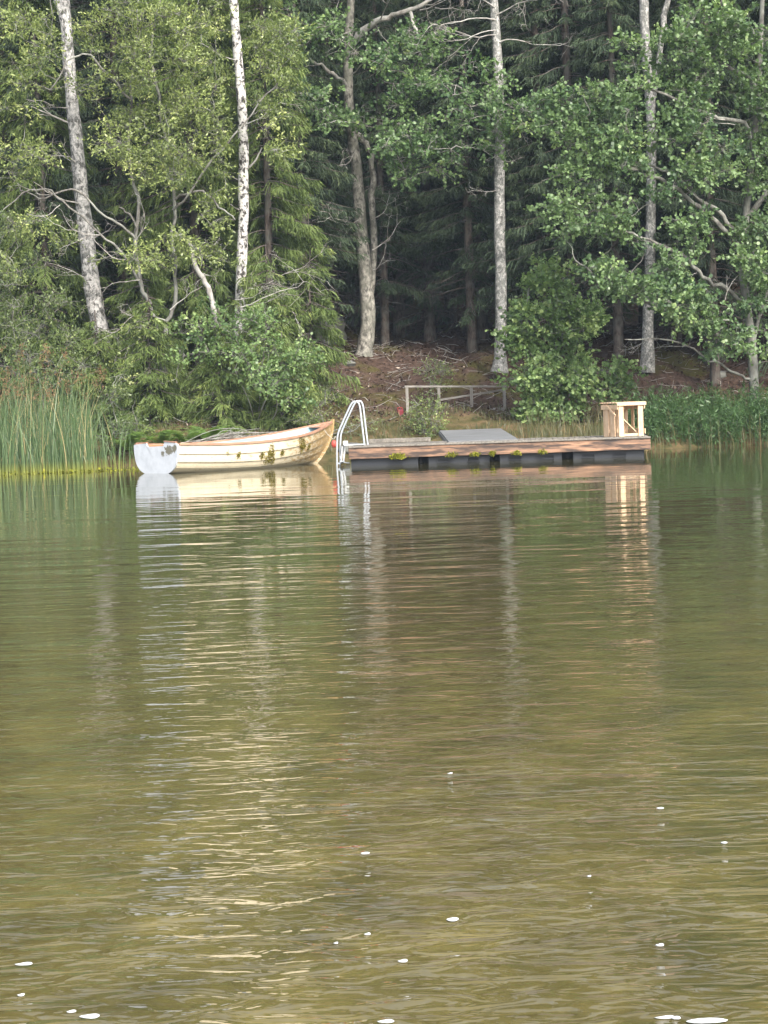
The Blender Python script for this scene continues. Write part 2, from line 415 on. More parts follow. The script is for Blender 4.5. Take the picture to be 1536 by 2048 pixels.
# ------------------------------------------------------------------ spruces
def spruce_meshes(seed, H=24.0, Rb=3.0, z0=1.2, whorl=.34, nb=5, step=.085, tert=3, wid=.034, droop=1.0, zmax_fine=15.0, dead_to=3.0):
    rng = np.random.RandomState(seed)
    tm, cm = MB(), MB()
    zt = np.linspace(-.4, H, 26); lean = np.cumsum(rng.normal(0, .012, (26, 2)), 0)
    r0 = .0075 * H + .02
    tubes(tm, np.c_[lean, zt], np.maximum(.012, r0 * (1 - zt / (H + .2)) ** .9 + (zt < .1) * .05), 9)
    SP, SW, SR = [], [], []
    DP, DR = [], []
    z = z0
    while z < H - .3:
        fine = z < zmax_fine
        Lb = Rb * (1 - z / H) ** .72 * (0.72 + .28 * min(1, (z - z0) / 4 + .35))
        for b in range(nb if fine else 4):
            a = rng.uniform(0, 2 * math.pi); L = max(.25, Lb * rng.uniform(.6, 1.15)); zz = z + rng.uniform(-.15, .15)
            t = np.linspace(0, 1, 9)
            sag = droop * L * (.26 * t - .75 * t ** 1.6 + .30 * t ** 3.2) * rng.uniform(.7, 1.25)
            ang = a + np.cumsum(rng.normal(0, .05, 9))
            rr = L * t * .93
            p = np.c_[np.cos(ang) * rr, np.sin(ang) * rr, zz + sag]
            p[:, :2] += np.array([np.interp(zz, zt, lean[:, 0]), np.interp(zz, zt, lean[:, 1])])
            DP.append(p); DR.append(np.linspace(.016 + .006 * L, .004, 9))
            if z < dead_to and rng.uniform() < .75: 
                for q_ in range(5):
                    k = rng.randint(3, 9); e = p[k] + np.array([rng.normal(0, .25), rng.normal(0, .25), rng.uniform(-.4, .05)])
                    DP.append(np.linspace(p[k], e, 9)); DR.append(np.linspace(.006, .003, 9))
                continue
            st = step if fine else .17
            ns = int(L / st)
            s_ = rng.uniform(.16, 1.0, ns * 2); pp = np.stack([np.interp(s_, t, p[:, k]) for k in range(3)], 1)
            bd = nrm(p[-1] - p[2]); side = np.array([-math.sin(a), math.cos(a), 0])
            sg = rng.choice([-1, 1], ns * 2)[:, None]
            ln = (.20 + .34 * np.sin(np.clip(s_, 0, 1) * math.pi * .92 + .15)) * rng.uniform(.6, 1.25, ns * 2) * min(1, L / 1.6 + .2)
            dirs = nrm(bd * .75 + side * sg * rng.uniform(.15, .9, (ns * 2, 1)) + np.array([0, 0, -1.0]) * rng.uniform(.1, 1.1, (ns * 2, 1)) * droop)
            e1 = pp + dirs * (ln * .5)[:, None]; e2 = e1 + nrm(dirs + np.array([0, 0, -.45 * droop])) * (ln * .5)[:, None]
            tone = np.clip(rng.normal(.35, .15) + .35 * (s_ - .5) + rng.normal(0, .12, ns * 2), 0, 1)
            SP.append(np.stack([pp, e1, e2], 1)); SW.append(np.full(ns * 2, wid * (1 if fine else 2.0))); SR.append(tone)
            if fine and tert:
                o_ = np.repeat(np.arange(ns * 2), tert); f_ = rng.uniform(.2, 1, len(o_))[:, None]
                q0 = pp[o_] * (1 - f_) + e2[o_] * f_
                dq = nrm(dirs[o_] + rng.normal(0, .55, (len(o_), 3)) + np.array([0, 0, -.25])); lq = rng.uniform(.07, .17, len(o_))[:, None]
                SP.append(np.stack([q0, q0 + dq * lq * .5, q0 + dq * lq], 1)); SW.append(np.full(len(o_), wid * .8)); SR.append(np.clip(tone[o_] + .12, 0, 1))
        z += whorl * rng.uniform(.75, 1.3) * (1 if fine else 1.7)
    tubes(tm, np.array(DP), np.array(DR), 4)
    P = np.concatenate(SP); W = np.concatenate(SW); Rn = np.concatenate(SR)
    T = nrm(P[:, 2] - P[:, 0]); sd_ = nrm(np.cross(T, rng.normal(0, 1, T.shape)))
    w3 = np.stack([W * .55, W, W * .25], 1)[..., None] * .5
    V = np.stack([P - sd_[:, None] * w3, P + sd_[:, None] * w3], 2)          # N,3,2,3
    o_ = np.arange(len(P))[:, None] * 6
    F = np.concatenate([o_ + np.array([[0, 1, 3, 2]]), o_ + np.array([[2, 3, 5, 4]])])
    cm.add(V, F, 0, np.concatenate([Rn, Rn]), False)
    return tm, cm

def tree_from(name, tm, cm, tmat, cmat, loc, rz=0, sc=1.0, rel=None):
    r = empty(name, loc, rz); r.scale = (sc,) * 3
    L = (0, 0, 0) if rel is None else rel
    tm.build('trunk', tmat, r, L).location = (0, 0, 0)
    if cm is not None: cm.build('crown', cmat, r, L).location = (0, 0, 0)
    return r
def dup(root, loc, rz, sc):
    r = root.copy(); C.objects.link(r); r.location = tuple(loc); r.rotation_euler = (0, 0, rz); r.scale = (sc,) * 3
    for ch in root.children:
        c = ch.copy(); C.objects.link(c); c.parent = r
    return r
def gat(X, Y, dz=0.0): return (float(X), float(Y), float(ground(X, Y)) + dz)
def X_at(px, Y, py=700): return float(at(px, py, Y)[0])

protos = []
for k, (H, Rb, z0, dt) in enumerate([(24, 3.1, 1.3, 3.2), (22, 2.7, 1.8, 4.0), (25, 2.9, 1.0, 2.4)]):
    tm, cm = spruce_meshes(20 + k, H, Rb, z0, dead_to=dt)
    protos.append((tm, cm))
rng = np.random.RandomState(3)
spots = []                                        # (px, Y, proto, scale)
for px, Y, p_, s_ in [(30, 60, 0, .95), (95, 57.5, 1, .9), (250, 60, 2, .9), (330, 62, 0, 1.0), (545, 61.5, 1, .95), (600, 63, 0, .95), (668, 64.5, 2, .9),
                      (770, 63.5, 1, .72), (612, 60.2, 1, .75), (1150, 60.0, 0, .85), (1085, 61, 2, .8), (1430, 57.5, 1, .75), (1640, 57.5, 0, .95), (1730, 60, 1, 1.0), (1820, 57, 2, 1.0), (1930, 60, 0, 1.0), (-170, 58, 0, 1.0), (-290, 60, 2, 1.0), (-400, 58, 1, 1.0), (800, 66, 0, .95), (860, 64.5, 2, .85), (905, 67, 1, 1.0), (945, 62.2, 1, .8), (965, 63.6, 0, .85),
                      (1070, 64, 2, .95), (1130, 61.5, 1, .95), (1215, 63, 0, 1.0), (1236, 59, 1, .8), (1350, 62, 2, .95), (1420, 60, 0, .9), (1500, 62.5, 1, 1.0),
                      (1580, 60.5, 2, .95), (-60, 61, 1, 1.0), (430, 64, 2, 1.0), (160, 63.5, 2, 1.0), (1290, 65, 1, 1.0), (720, 67, 0, 1.0)]:
    spots.append((X_at(px, Y), Y, p_, s_))
first = {}
sp_label = {0: 'dark spruce with drooping branches in the shaded forest above the brown bank'}
for n_, (X, Y, p_, s_) in enumerate(spots):
    loc = gat(X, Y, -.05); rz = rng.uniform(0, 6.28)
    if p_ not in first:
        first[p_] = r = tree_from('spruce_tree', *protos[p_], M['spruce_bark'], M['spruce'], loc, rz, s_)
    else: r = dup(first[p_], loc, rz, s_)
    tag(r, sp_label[0], 'tree', 'dark spruces of the forest behind the shore')
# the wood behind as one mass
tm, cm = spruce_meshes(77, 25, 3.3, 1.0, .55, 5, .16, 1, .075, 1.0, 17)
mb = MB()
for row, (Y0, dx) in enumerate([(70, 2.9), (75, 3.0), (81, 3.2), (89, 3.0)]):
    for X0 in np.arange(-34 - row, 35 + row, dx):
        X, Y = X0 + rng.uniform(-1, 1), Y0 + rng.uniform(-2, 2); a = rng.uniform(0, 6.28); s_ = rng.uniform(.95, 1.25)
        Rm = np.array([[math.cos(a), -math.sin(a), 0], [math.sin(a), math.cos(a), 0], [0, 0, 1]]) * s_
        for src, mi in ((tm, 0), (cm, 1)):
            off = 0
            for V, (F, _, r_, sm) in zip(src.v, src.f):
                mb.add(V @ Rm.T + np.array(gat(X, Y)), F - F.min(), mi, r_, sm)
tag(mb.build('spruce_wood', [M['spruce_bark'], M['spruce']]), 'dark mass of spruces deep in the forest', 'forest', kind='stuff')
# ------------------------------------------------------------------ lit young spruces by the left shore
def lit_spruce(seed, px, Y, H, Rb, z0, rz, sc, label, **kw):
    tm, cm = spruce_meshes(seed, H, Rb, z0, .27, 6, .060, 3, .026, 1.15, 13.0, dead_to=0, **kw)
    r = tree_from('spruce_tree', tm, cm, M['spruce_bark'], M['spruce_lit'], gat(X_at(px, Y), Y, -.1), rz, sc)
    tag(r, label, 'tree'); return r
lit_spruce(41, 400, 58.2, 21, 2.9, .5, 0.4, 1.0, 'tall yellow green spruce with hanging sprays between the two left birches')
lit_spruce(42, 545, 57.5, 17, 2.2, .35, 2.2, .9, 'slimmer yellow green spruce just right of the whitest birch')
lit_spruce(43, 95, 56.8, 15, 2.3, .4, 1.2, .95, 'shaded green spruce beside the leaning left birch')
lit_spruce(44, 535, 55.3, 4.6, 1.9, .3, 1.0, 1.0, 'bushy yellow green spruce hanging down to the shore at the foot of the whitest birch')
lit_spruce(45, 285, 55.6, 5.2, 1.7, .3, 2.0, 1.0, 'short yellow green spruce under the sallow between the reeds and the boat')
lit_spruce(46, 625, 57.2, 5.0, 1.7, .25, 3.0, 1.0, 'small green spruce at the left end of the bare brown slope')
for k, (px, Y, H, Rb, lab) in enumerate([(300, 53.6, 3.4, 1.35, 'low bushy young spruce behind the stern of the boat'),
                                         (445, 53.4, 3.0, 1.45, 'low young spruce with spreading sprays above the middle of the boat'),
                                         (560, 53.5, 2.4, 1.25, 'small young spruce by the shore above the bow of the boat'),
                                         (205, 54.0, 3.0, 1.2, 'low dark young spruce at the right end of the reeds')]):
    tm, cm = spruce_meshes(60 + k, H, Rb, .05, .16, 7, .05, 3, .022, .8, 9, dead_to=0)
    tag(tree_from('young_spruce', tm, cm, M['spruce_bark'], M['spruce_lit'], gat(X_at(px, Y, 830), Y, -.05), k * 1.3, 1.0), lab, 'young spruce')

# ------------------------------------------------------------------ broadleaf trees
def broadleaf(name, label, cat, base, trunk_mb, crown_mb, tmats, cmat, group=None):
    r = empty(name, base)
    trunk_mb.build('trunk', tmats, r, base).location = (0, 0, 0)
    if crown_mb is not None and crown_mb.n: crown_mb.build('crown', cmat, r, base).location = (0, 0, 0)
    return tag(r, label, cat, group)

# --- leaning grey birch on the left
rng = np.random.RandomState(101); tm, cm = MB(), MB()
P = stem(tm, [(218, 775, 56), (205, 690, 56), (185, 580, 56), (172, 470, 56), (160, 360, 56), (148, 240, 56), (137, 110, 56), (128, 0, 56), (116, -150, 56), (108, -420, 56), (104, -700, 56)],
         [19, 17, 16.5, 16, 14, 13, 12, 11, 10, 7, 3], 40, flare=.35)
P2 = stem(tm, [(133, 60, 56), (118, 10, 56), (96, -90, 56.2), (80, -240, 56.4)], [8, 7, 6, 3], 14, sides=8)
for (px, py, dx, dz, L, r) in [(158, 330, -1, .1, 1.1, .022), (135, 245, -1, .25, 1.0, .03), (165, 410, -.9, .5, 1.6, .022), (175, 480, .8, .4, 1.1, .018), (150, 200, 1, .35, 1.0, .02), (150, 215, -.9, .1, .9, .016), (182, 560, -1, .35, 1.2, .014), (180, 520, .9, .1, 1.3, .016)]:
    bare(tm, at(px, py, 55.9), (dx, -.35, dz), L, r, rng, 2, 1)
cl = fill([(120, -300, 150, 250, 56, 1.6, 70), (70, -60, 90, 60, 56, 1.2, 22)], rng)
grow(tm, cm, [P, P2], cl, rng, 12, .45, .055, .042, 7, OVATE, 1)
broadleaf('birch_tree', 'grey barked birch leaning left above the reeds', 'tree', tuple(P[0]), tm, cm, [M['birch_a'], M['dead_bark']], M['birch_leaf'])

# --- whitest birch
rng = np.random.RandomState(102); tm, cm = MB(), MB()
P = stem(tm, [(474, 790, 56.6), (479, 640, 56.6), (483, 540, 56.6), (487, 400, 56.6), (487, 300, 56.6), (482, 190, 56.6), (474, 90, 56.6), (467, 0, 56.6), (456, -200, 56.6), (445, -450, 56.6), (440, -700, 56.6)],
         [13, 11, 10.5, 10.5, 10, 9.5, 9, 8.5, 7.5, 5, 2], 40, flare=.3)
for (px, py, dx, dz, L, r) in [(498, 335, .75, .65, .62, .034), (478, 420, -.6, .5, .35, .018), (490, 250, 1, .2, 1.3, .02), (476, 360, -.8, .5, .3, .014), (492, 560, .9, -.3, .9, .014), (487, 590, 1, .2, 1.8, .018), (484, 610, 1.0, .0, 2.0, .014), (470, 120, -1, .2, 1.2, .018)]:
    bare(tm, at(px, py, 56.5), (dx, -.4, dz), L, r, rng, 2 if L > .7 else 0, 1, .12)
cl = fill([(455, -330, 170, 260, 56.6, 1.8, 75)], rng)
grow(tm, cm, [P], cl, rng, 12, .45, .055, .042, 7, OVATE, 1)
broadleaf('birch_tree', 'slender bright white birch with dark bands, above the boat', 'tree', tuple(P[0]), tm, cm, [M['birch_b'], M['dead_bark']], M['birch_leaf'])

# --- aspen with the twin stem
rng = np.random.RandomState(103); tm, cm = MB(), MB()
P = stem(tm, [(727, 722, 61), (731, 690, 61), (736, 640, 61), (731, 560, 61), (722, 450, 61), (712, 330, 61), (703, 260, 61), (697, 200, 61), (696, 100, 61), (701, 10, 61), (706, -120, 61), (710, -400, 61), (712, -700, 61)],
         [19, 16, 15, 13.5, 12, 11, 10, 10, 9, 8, 7, 5, 2], 44, flare=.25)
P2 = stem(tm, [(735, 620, 61.3), (744, 560, 61.2), (747, 480, 61.1), (742, 400, 60.9), (746, 340, 60.9), (736, 295, 60.9), (714, 268, 61)], [8, 7.5, 7, 6.5, 6, 6, 6], 26, sides=8)
P3 = stem(tm, [(704, 88, 61), (722, 64, 60.8), (760, 42, 60.5), (800, 25, 60.2), (845, 10, 60), (900, -40, 59.8)], [8, 7.5, 6, 5, 4, 2], 20, 1, 8)
P4 = stem(tm, [(820, 20, 60.2), (826, 45, 60), (836, 72, 60)], [4, 3.6, 2], 8, 1, 6)
P5 = stem(tm, [(697, 175, 61), (670, 150, 60.5), (640, 128, 60.2), (600, 110, 60)], [5, 4, 3, 2], 12, 1, 6)
for (px, py, dx, dz, L, r) in [(700, 150, 1, .2, 1.5, .02), (703, 230, 1, .3, 1.4, .02), (716, 450, -1, -.2, 1.3, .018), (716, 440, -.8, -.6, 1.2, .014), (745, 500, 1, -.1, 1.2, .015), (742, 440, .8, .5, .9, .014),
                               (850, 10, 1, .2, 1.6, .018), (840, 20, 1, -.05, 1.5, .016), (760, 40, .6, .6, 1.2, .02), (712, 300, -.7, -.8, .9, .012), (745, 540, 1, .1, .9, .012), (870, 15, .9, -.3, 1.2, .014), (800, 26, .9, -.5, 1.0, .013), (880, -10, .9, .2, 1.7, .018)]:
    bare(tm, at(px, py, 60.3), (dx, -.4, dz), L, r, rng, 3, 1)
cl = fill([(620, 60, 70, 55, 59.6, .9, 18), (600, 170, 55, 60, 59.4, .9, 12), (640, 215, 60, 45, 59.5, .8, 12), (690, 60, 40, 60, 60, .6, 7), (690, 235, 45, 40, 59.8, .6, 9), (790, 100, 60, 60, 59, .8, 15), (805, 170, 45, 45, 59, .7, 9),
           (860, 80, 60, 30, 59, .7, 10), (870, 160, 60, 35, 59, .7, 10), (800, 260, 70, 45, 59, .8, 19), (870, 270, 50, 40, 58.8, .7, 14), (800, 335, 35, 28, 59, .4, 7), (960, 200, 70, 55, 58.3, .7, 17), (1010, 230, 50, 35, 58.2, .5, 11),
           (975, 125, 30, 35, 58.4, .5, 4), (985, 300, 35, 25, 58.4, .4, 4), (890, 330, 30, 18, 58.8, .3, 4), (690, -250, 240, 220, 60.5, 2, 110), (850, -80, 120, 40, 59.5, 1.2, 16)], rng)
grow(tm, cm, [P, P3, P4, P5], cl, rng, 15, .34, .076, .073, 7, ROUND, 1, .6, twig=.45)
ap = broadleaf('aspen_tree', 'aspen with a pale swollen base and a twisted second stem on the brown slope', 'tree', tuple(P[0]), tm, cm, [M['aspen'], M['dead_bark']], M['aspen_leaf'])

# --- lichen-grey birch right of the aspen
rng = np.random.RandomState(104); tm, cm = MB(), MB()
P = stem(tm, [(999, 745, 59.3), (1001, 690, 59.3), (1002, 600, 59.3), (999, 450, 59.3), (999, 350, 59.3), (1000, 250, 59.3), (996, 130, 59.3), (990, 40, 59.3), (986, -60, 59.3), (980, -300, 59.3), (976, -650, 59.3)],
         [14.5, 12, 11.5, 11, 10.5, 10, 9.5, 9, 8, 6, 3], 40, flare=.3)
for (px, py, dx, dz, L, r) in [(992, 40, -1, .3, 2.0, .022), (995, 70, -1, .1, 1.8, .02), (992, 30, 1, .35, 1.6, .02), (996, 85, 1, .3, 1.7, .02), (990, 15, -.9, .5, 1.6, .02), (995, 60, -1, -.15, 1.7, .018), (1003, 320, 1, -.25, .7, .014), (1003, 260, 1, .2, .8, .014), (993, 300, -1, .1, 1.0, .012), (998, 380, -1, -.1, .8, .012),
                               (990, 0, -1, .2, 2.2, .02), (990, -10, 1, .2, 2.0, .02)]:
    bare(tm, at(px, py, 59.2), (dx, -.35, dz), L, r, rng, 3, 1)
cl = fill([(980, -330, 190, 230, 59.3, 1.8, 75)], rng)
grow(tm, cm, [P], cl, rng, 12, .45, .055, .042, 7, OVATE, 1)
broadleaf('birch_tree', 'straight birch with lichen speckled bark right of the wooden railing', 'tree', tuple(P[0]), tm, cm, [M['birch_c'], M['dead_bark']], M['birch_leaf'])

# --- birch behind the big alder
rng = np.random.RandomState(105); tm, cm = MB(), MB()
P = stem(tm, [(1294, 745, 58), (1297, 620, 58), (1300, 500, 58), (1302, 400, 58), (1303, 300, 58), (1300, 200, 58), (1292, 100, 58), (1287, 0, 58), (1280, -200, 58), (1274, -600, 58)],
         [13, 11, 10.5, 10, 9.5, 9.5, 10, 9, 7, 2], 36, flare=.25)
P2 = stem(tm, [(1303, 240, 58), (1315, 130, 58.1), (1334, 0, 58.2), (1345, -200, 58.3)], [6, 6, 6, 3], 16, sides=8)
cl = fill([(1300, -330, 190, 230, 58, 1.8, 75)], rng)
grow(tm, cm, [P, P2], cl, rng, 12, .45, .055, .042, 7, OVATE, 1)
broadleaf('birch_tree', 'forked grey birch standing behind the big alder', 'tree', tuple(P[0]), tm, cm, [M['birch_c'], M['dead_bark']], M['birch_leaf'])

# --- dead bare stem at the top
rng = np.random.RandomState(106); tm = MB()
P = stem(tm, [(1010, 735, 62), (1000, 420, 61.6), (1022, 190, 61.3), (1048, 110, 61.2), (1063, 40, 61.1), (1075, -80, 61)], [6, 6, 5.5, 5, 4.5, 2], 26, 0, 8)
for k in range(16):
    p = P[rng.randint(17, 26)]; bare(tm, p, (rng.choice([-1, 1]), -.3, rng.uniform(-.2, .5)), rng.uniform(.7, 1.6), .014, rng, 2)
broadleaf('dead_tree', 'thin dead tree with bare grey twigs beside the lichen speckled birch', 'tree', tuple(P[0]), tm, None, [M['dead_bark']], None)

def thin_out(cl, line, half, keep, rng, ymax=720):
    """drop the clumps hanging right in front of a stem (line: px, py stations)"""
    d = cl - CAM; k = d @ _F; px = 768 + FPX * (d @ CR) / k; py = 1024 - FPX * (d @ CU) / k
    lx = np.interp(py, [p[1] for p in line], [p[0] for p in line])
    return cl[(np.abs(px - lx) > half) | (py > ymax) | (rng.uniform(size=len(cl)) < keep)]
BIRCH_L = [(104, -700), (116, -150), (128, 0), (137, 110), (148, 240), (160, 360), (172, 470), (185, 580), (205, 690)]
BIRCH_M = [(440, -700), (456, -200), (467, 0), (474, 90), (482, 190), (487, 300), (487, 400), (483, 540), (479, 640)]
BIRCH_R = [(1280, -200), (1287, 0), (1292, 100), (1300, 200), (1303, 300), (1302, 400), (1300, 500), (1297, 620)]
# --- the sallow filling the upper left
rng = np.random.RandomState(107); tm, cm = MB(), MB()
Yw = 54.2
sk = [stem(tm, [(335, 800, Yw), (318, 690, Yw), (300, 610, Yw), (280, 560, Yw), (272, 480, Yw), (276, 400, Yw), (258, 320, Yw), (262, 200, Yw), (272, 90, Yw), (280, -60, Yw)], [5.9, 5.3, 4.6, 4.3, 4, 3.6, 3.3, 2.6, 2, 1.3], 36, 0, 8),
      stem(tm, [(335, 800, Yw), (330, 660, Yw), (352, 600, Yw), (345, 480, Yw + .2), (350, 400, Yw + .3), (318, 200, Yw + .4), (300, 100, Yw + .4), (330, -40, Yw + .4)], [5.3, 4.6, 4, 3.3, 3.3, 3, 2.6, 1.3], 30, 0, 8),
      stem(tm, [(276, 560, Yw), (240, 500, Yw - .3), (190, 460, Yw - .5), (130, 405, Yw - .7), (70, 375, Yw - .8), (0, 425, Yw - .9)], [2.6, 2.5, 2.2, 2, 1.6, 1.1], 24, 0, 6),
      stem(tm, [(274, 480, Yw), (235, 445, Yw - .2), (200, 425, Yw - .4), (150, 380, Yw - .5), (90, 395, Yw - .6), (40, 380, Yw - .6)], [2.6, 2.6, 2.3, 2, 1.7, 0.99], 20, 0, 6),
      stem(tm, [(262, 200, Yw), (200, 130, Yw - .5), (150, 110, Yw - .7), (100, 180, Yw - .8)], [2.6, 2.3, 2, 1.3], 14, 0, 6),
      stem(tm, [(350, 400, Yw), (400, 380, Yw - .3), (440, 410, Yw - .4), (470, 440, Yw - .5)], [2.6, 2.3, 2, 1.3], 14, 0, 6),
      stem(tm, [(345, 420, Yw), (372, 395, Yw - .2), (420, 330, Yw - .4), (500, 230, Yw - .5), (560, 160, Yw - .5)], [2.6, 2.3, 2.1, 1.7, 1.3], 18, 0, 6),
      stem(tm, [(272, 480, Yw), (272, 450, Yw - .2), (250, 420, Yw - .3), (238, 414, Yw - .4)], [2.6, 2.3, 2, 1.3], 10, 0, 6)]
white = stem(tm, [(350, 470, Yw - .6), (375, 480, Yw - .7), (395, 540, Yw - .8), (418, 580, Yw - .8), (428, 620, Yw - .8), (431, 662, Yw - .8)], [3, 4, 5, 5.5, 6, 4], 20, 1, 8)   # pale hanging broken limb
for (px, py, dx, dz, L, r) in [(400, 545, .9, -.1, .7, .014), (385, 500, .8, .5, .7, .016), (428, 640, .3, -1, 1.1, .014), (395, 540, .7, .5, .6, .018), (300, 640, -.4, -1, 1.2, .018), (295, 660, -.6, -1, 1.2, .014), (310, 680, .5, -.9, 1.2, .014), (280, 560, -1, .1, 1.2, .016),
                               (250, 520, -1, .2, 1.2, .014), (200, 470, -1, -.1, 1.2, .014), (190, 460, -.8, -.6, 1.0, .012), (272, 480, .7, .6, .9, .014), (340, 620, .8, .5, .9, .016), (330, 640, -.8, .4, .9, .014), (395, 770, .4, -.8, .8, .022), (360, 700, .3, -.9, .9, .018),
                               (470, 600, 1, .15, 1.6, .012), (480, 615, 1, .0, 1.9, .014), (500, 610, 1, .3, 1.5, .012), (120, 410, -.8, -.5, 1.1, .012), (60, 380, -.9, .1, .9, .01), (280, 620, -.7, -.7, 1.3, .012)]:
    bare(tm, at(px, py, Yw - .7), (dx, -.3, dz), L, r, rng, 3, 1, .2)
cl = fill([(90, 70, 90, 60, 53.7, 1.0, 14), (80, 130, 75, 50, 53.5, .8, 16), (110, 200, 45, 25, 53.5, .6, 7), (20, 300, 50, 22, 53.5, .6, 7), (100, 300, 60, 28, 53.4, .7, 12), (190, 170, 35, 35, 53.6, .6, 6), (235, 60, 70, 60, 53.6, 1.0, 18),
           (300, 55, 90, 60, 53.8, 1.0, 24), (380, 60, 80, 55, 54, 1.0, 22), (450, 40, 60, 40, 54, .9, 12), (330, 120, 60, 40, 53.5, .8, 14), (265, 130, 45, 45, 53.6, .8, 11), (400, 140, 70, 45, 53.9, .9, 16),
           (235, 260, 50, 40, 53.6, .7, 9), (230, 285, 25, 18, 53.4, .4, 5), (380, 210, 60, 40, 53.7, .8, 18), (430, 220, 45, 40, 53.8, .7, 12), (310, 230, 60, 35, 53.8, .8, 13), (320, 320, 55, 45, 53.4, .7, 22), (270, 330, 35, 30, 53.5, .5, 6), (350, 360, 30, 25, 53.5, .5, 7),
           (390, 300, 55, 45, 53.9, .8, 12), (440, 300, 40, 40, 54, .7, 8), (540, 100, 50, 55, 54, .7, 16), (575, 90, 25, 40, 54, .5, 7), (510, 80, 40, 50, 54, .7, 11), (530, 180, 45, 50, 54, .7, 11), (535, 235, 40, 25, 53.8, .5, 7), (560, 295, 22, 18, 53.6, .3, 6),
           (500, 270, 25, 25, 53.8, .4, 3), (170, 70, 40, 40, 53.7, .7, 7), (20, 40, 40, 40, 53.6, .8, 8), (30, 205, 40, 30, 53.6, .6, 4), (340, 500, 70, 30, 53.3, .6, 16), (240, 510, 45, 22, 53.3, .5, 6), (400, 440, 40, 22, 53.4, .5, 5), (400, 480, 40, 25, 53.4, .5, 6), (455, 510, 35, 15, 53.4, .4, 4),
           (215, 680, 28, 16, 53.2, .4, 7), (260, 655, 25, 18, 53.2, .4, 5), (15, 545, 30, 40, 53, .6, 8), (30, 330, 40, 20, 53.4, .5, 4), (60, 440, 60, 25, 53.3, .5, 5), (130, 470, 40, 25, 53.3, .5, 3), (420, 400, 25, 20, 53.7, .4, 4), (460, 360, 25, 25, 53.9, .4, 4),
           (280, -200, 300, 170, 54.4, 1.6, 120)], rng)
cl = thin_out(thin_out(cl, BIRCH_L, 32, .15, rng), BIRCH_M, 32, .08, rng, 520)
grow(tm, cm, sk, cl, rng, 17, .31, .082, .038, 7, OVATE, 0, .65, twig=.4, tonebias=.06, rbase=.011)
broadleaf('sallow_tree', 'wide pale olive sallow with tangled grey branches filling the left shore', 'tree', tuple(sk[0][0]), tm, cm, [M['willow_bark'], M['dead_bark']], M['willow'])

# --- big alder on the right shore
rng = np.random.RandomState(108); tm, cm = MB(), MB()
Ya = 52.9
sk = [stem(tm, [(1511, 836, Ya), (1507, 757, Ya), (1504, 690, Ya), (1496, 630, Ya), (1490, 581, Ya), (1484, 520, Ya), (1492, 430, Ya), (1502, 330, Ya), (1515, 200, Ya), (1522, 60, Ya), (1530, -150, Ya), (1535, -350, Ya)], [11.5, 9.5, 9, 8.5, 8, 7.5, 7, 6.5, 6, 5, 3.5, 2], 40, 0, 10, .3),
      stem(tm, [(1486, 604, Ya), (1450, 580, Ya - .4), (1410, 555, Ya - .7), (1372, 517, Ya - 1.0), (1320, 490, Ya - 1.3), (1271, 469, Ya - 1.5), (1237, 463, Ya - 1.7)], [4.5, 4.5, 4.2, 4, 3.2, 2.6, 1.6], 24, 0, 6),
      stem(tm, [(1504, 712, Ya), (1466, 686, Ya - .4), (1400, 655, Ya - .8), (1335, 622, Ya - 1.1), (1260, 589, Ya - 1.5), (1195, 555, Ya - 1.8), (1150, 520, Ya - 2)], [5, 4.6, 4.2, 3.8, 3.2, 2.4, 1.5], 26, 0, 6),
      stem(tm, [(1505, 760, Ya), (1489, 754, Ya - .3), (1450, 735, Ya - .6), (1417, 716, Ya - .8), (1372, 692, Ya - 1.1), (1312, 679, Ya - 1.4), (1249, 679, Ya - 1.7)], [2.8, 2.7, 2.4, 2.1, 1.8, 1.5, 1], 22, 0, 6),
      stem(tm, [(1486, 500, Ya), (1436, 447, Ya - .5), (1385, 405, Ya - .8), (1335, 366, Ya - 1.1), (1265, 342, Ya - 1.5), (1180, 300, Ya - 1.8)], [5.5, 5, 4.6, 4.2, 3.2, 2], 24, 0, 6),
      stem(tm, [(1486, 480, Ya), (1470, 462, Ya - .3), (1440, 425, Ya - .4), (1400, 398, Ya - .5), (1350, 350, Ya - .8), (1300, 330, Ya - 1)], [5, 5, 4.5, 4, 3, 2], 20, 0, 6),
      stem(tm, [(1515, 330, Ya), (1489, 251, Ya - .4), (1440, 235, Ya - .7), (1401, 223, Ya - .9), (1330, 190, Ya - 1.2), (1250, 160, Ya - 1.5)], [5, 4.5, 4, 3.4, 2.6, 1.8], 20, 0, 6),
      stem(tm, [(1523, 244, Ya), (1506, 167, Ya - .3), (1464, 140, Ya - .6), (1400, 90, Ya - .9), (1340, 50, Ya - 1.1)], [4.5, 4, 3.5, 2.8, 1.8], 18, 0, 6),
      stem(tm, [(1540, 560, Ya), (1525, 610, Ya), (1508, 680, Ya)], [3, 3.6, 4], 8, 0, 6),
      stem(tm, [(1500, 430, Ya), (1560, 340, Ya), (1620, 200, Ya), (1660, 20, Ya)], [6, 5, 4, 2], 14, 0, 6)]
for (px, py, dx, dz, L, r) in [(1440, 235, -1, .1, 1.0, .014), (1450, 240, -1, -.1, .9, .012), (1470, 250, -.9, .4, .9, .012), (1312, 679, -1, .1, .7, .012), (1372, 692, -1, .25, .9, .012), (1410, 555, -.8, .6, .7, .012), (1350, 500, -.9, .3, 1.0, .014), (1450, 600, .2, .9, .7, .014), (1330, 600, -.8, .5, .8, .012), (1230, 470, -.9, .5, .9, .012), (1240, 460, -1, -.2, .8, .012), (1400, 400, -.8, .6, .9, .014), (1460, 640, -.9, -.3, .8, .01)]:
    bare(tm, at(px, py, Ya - .7), (dx, -.2, dz), L, r, rng, 3, 1, .16)
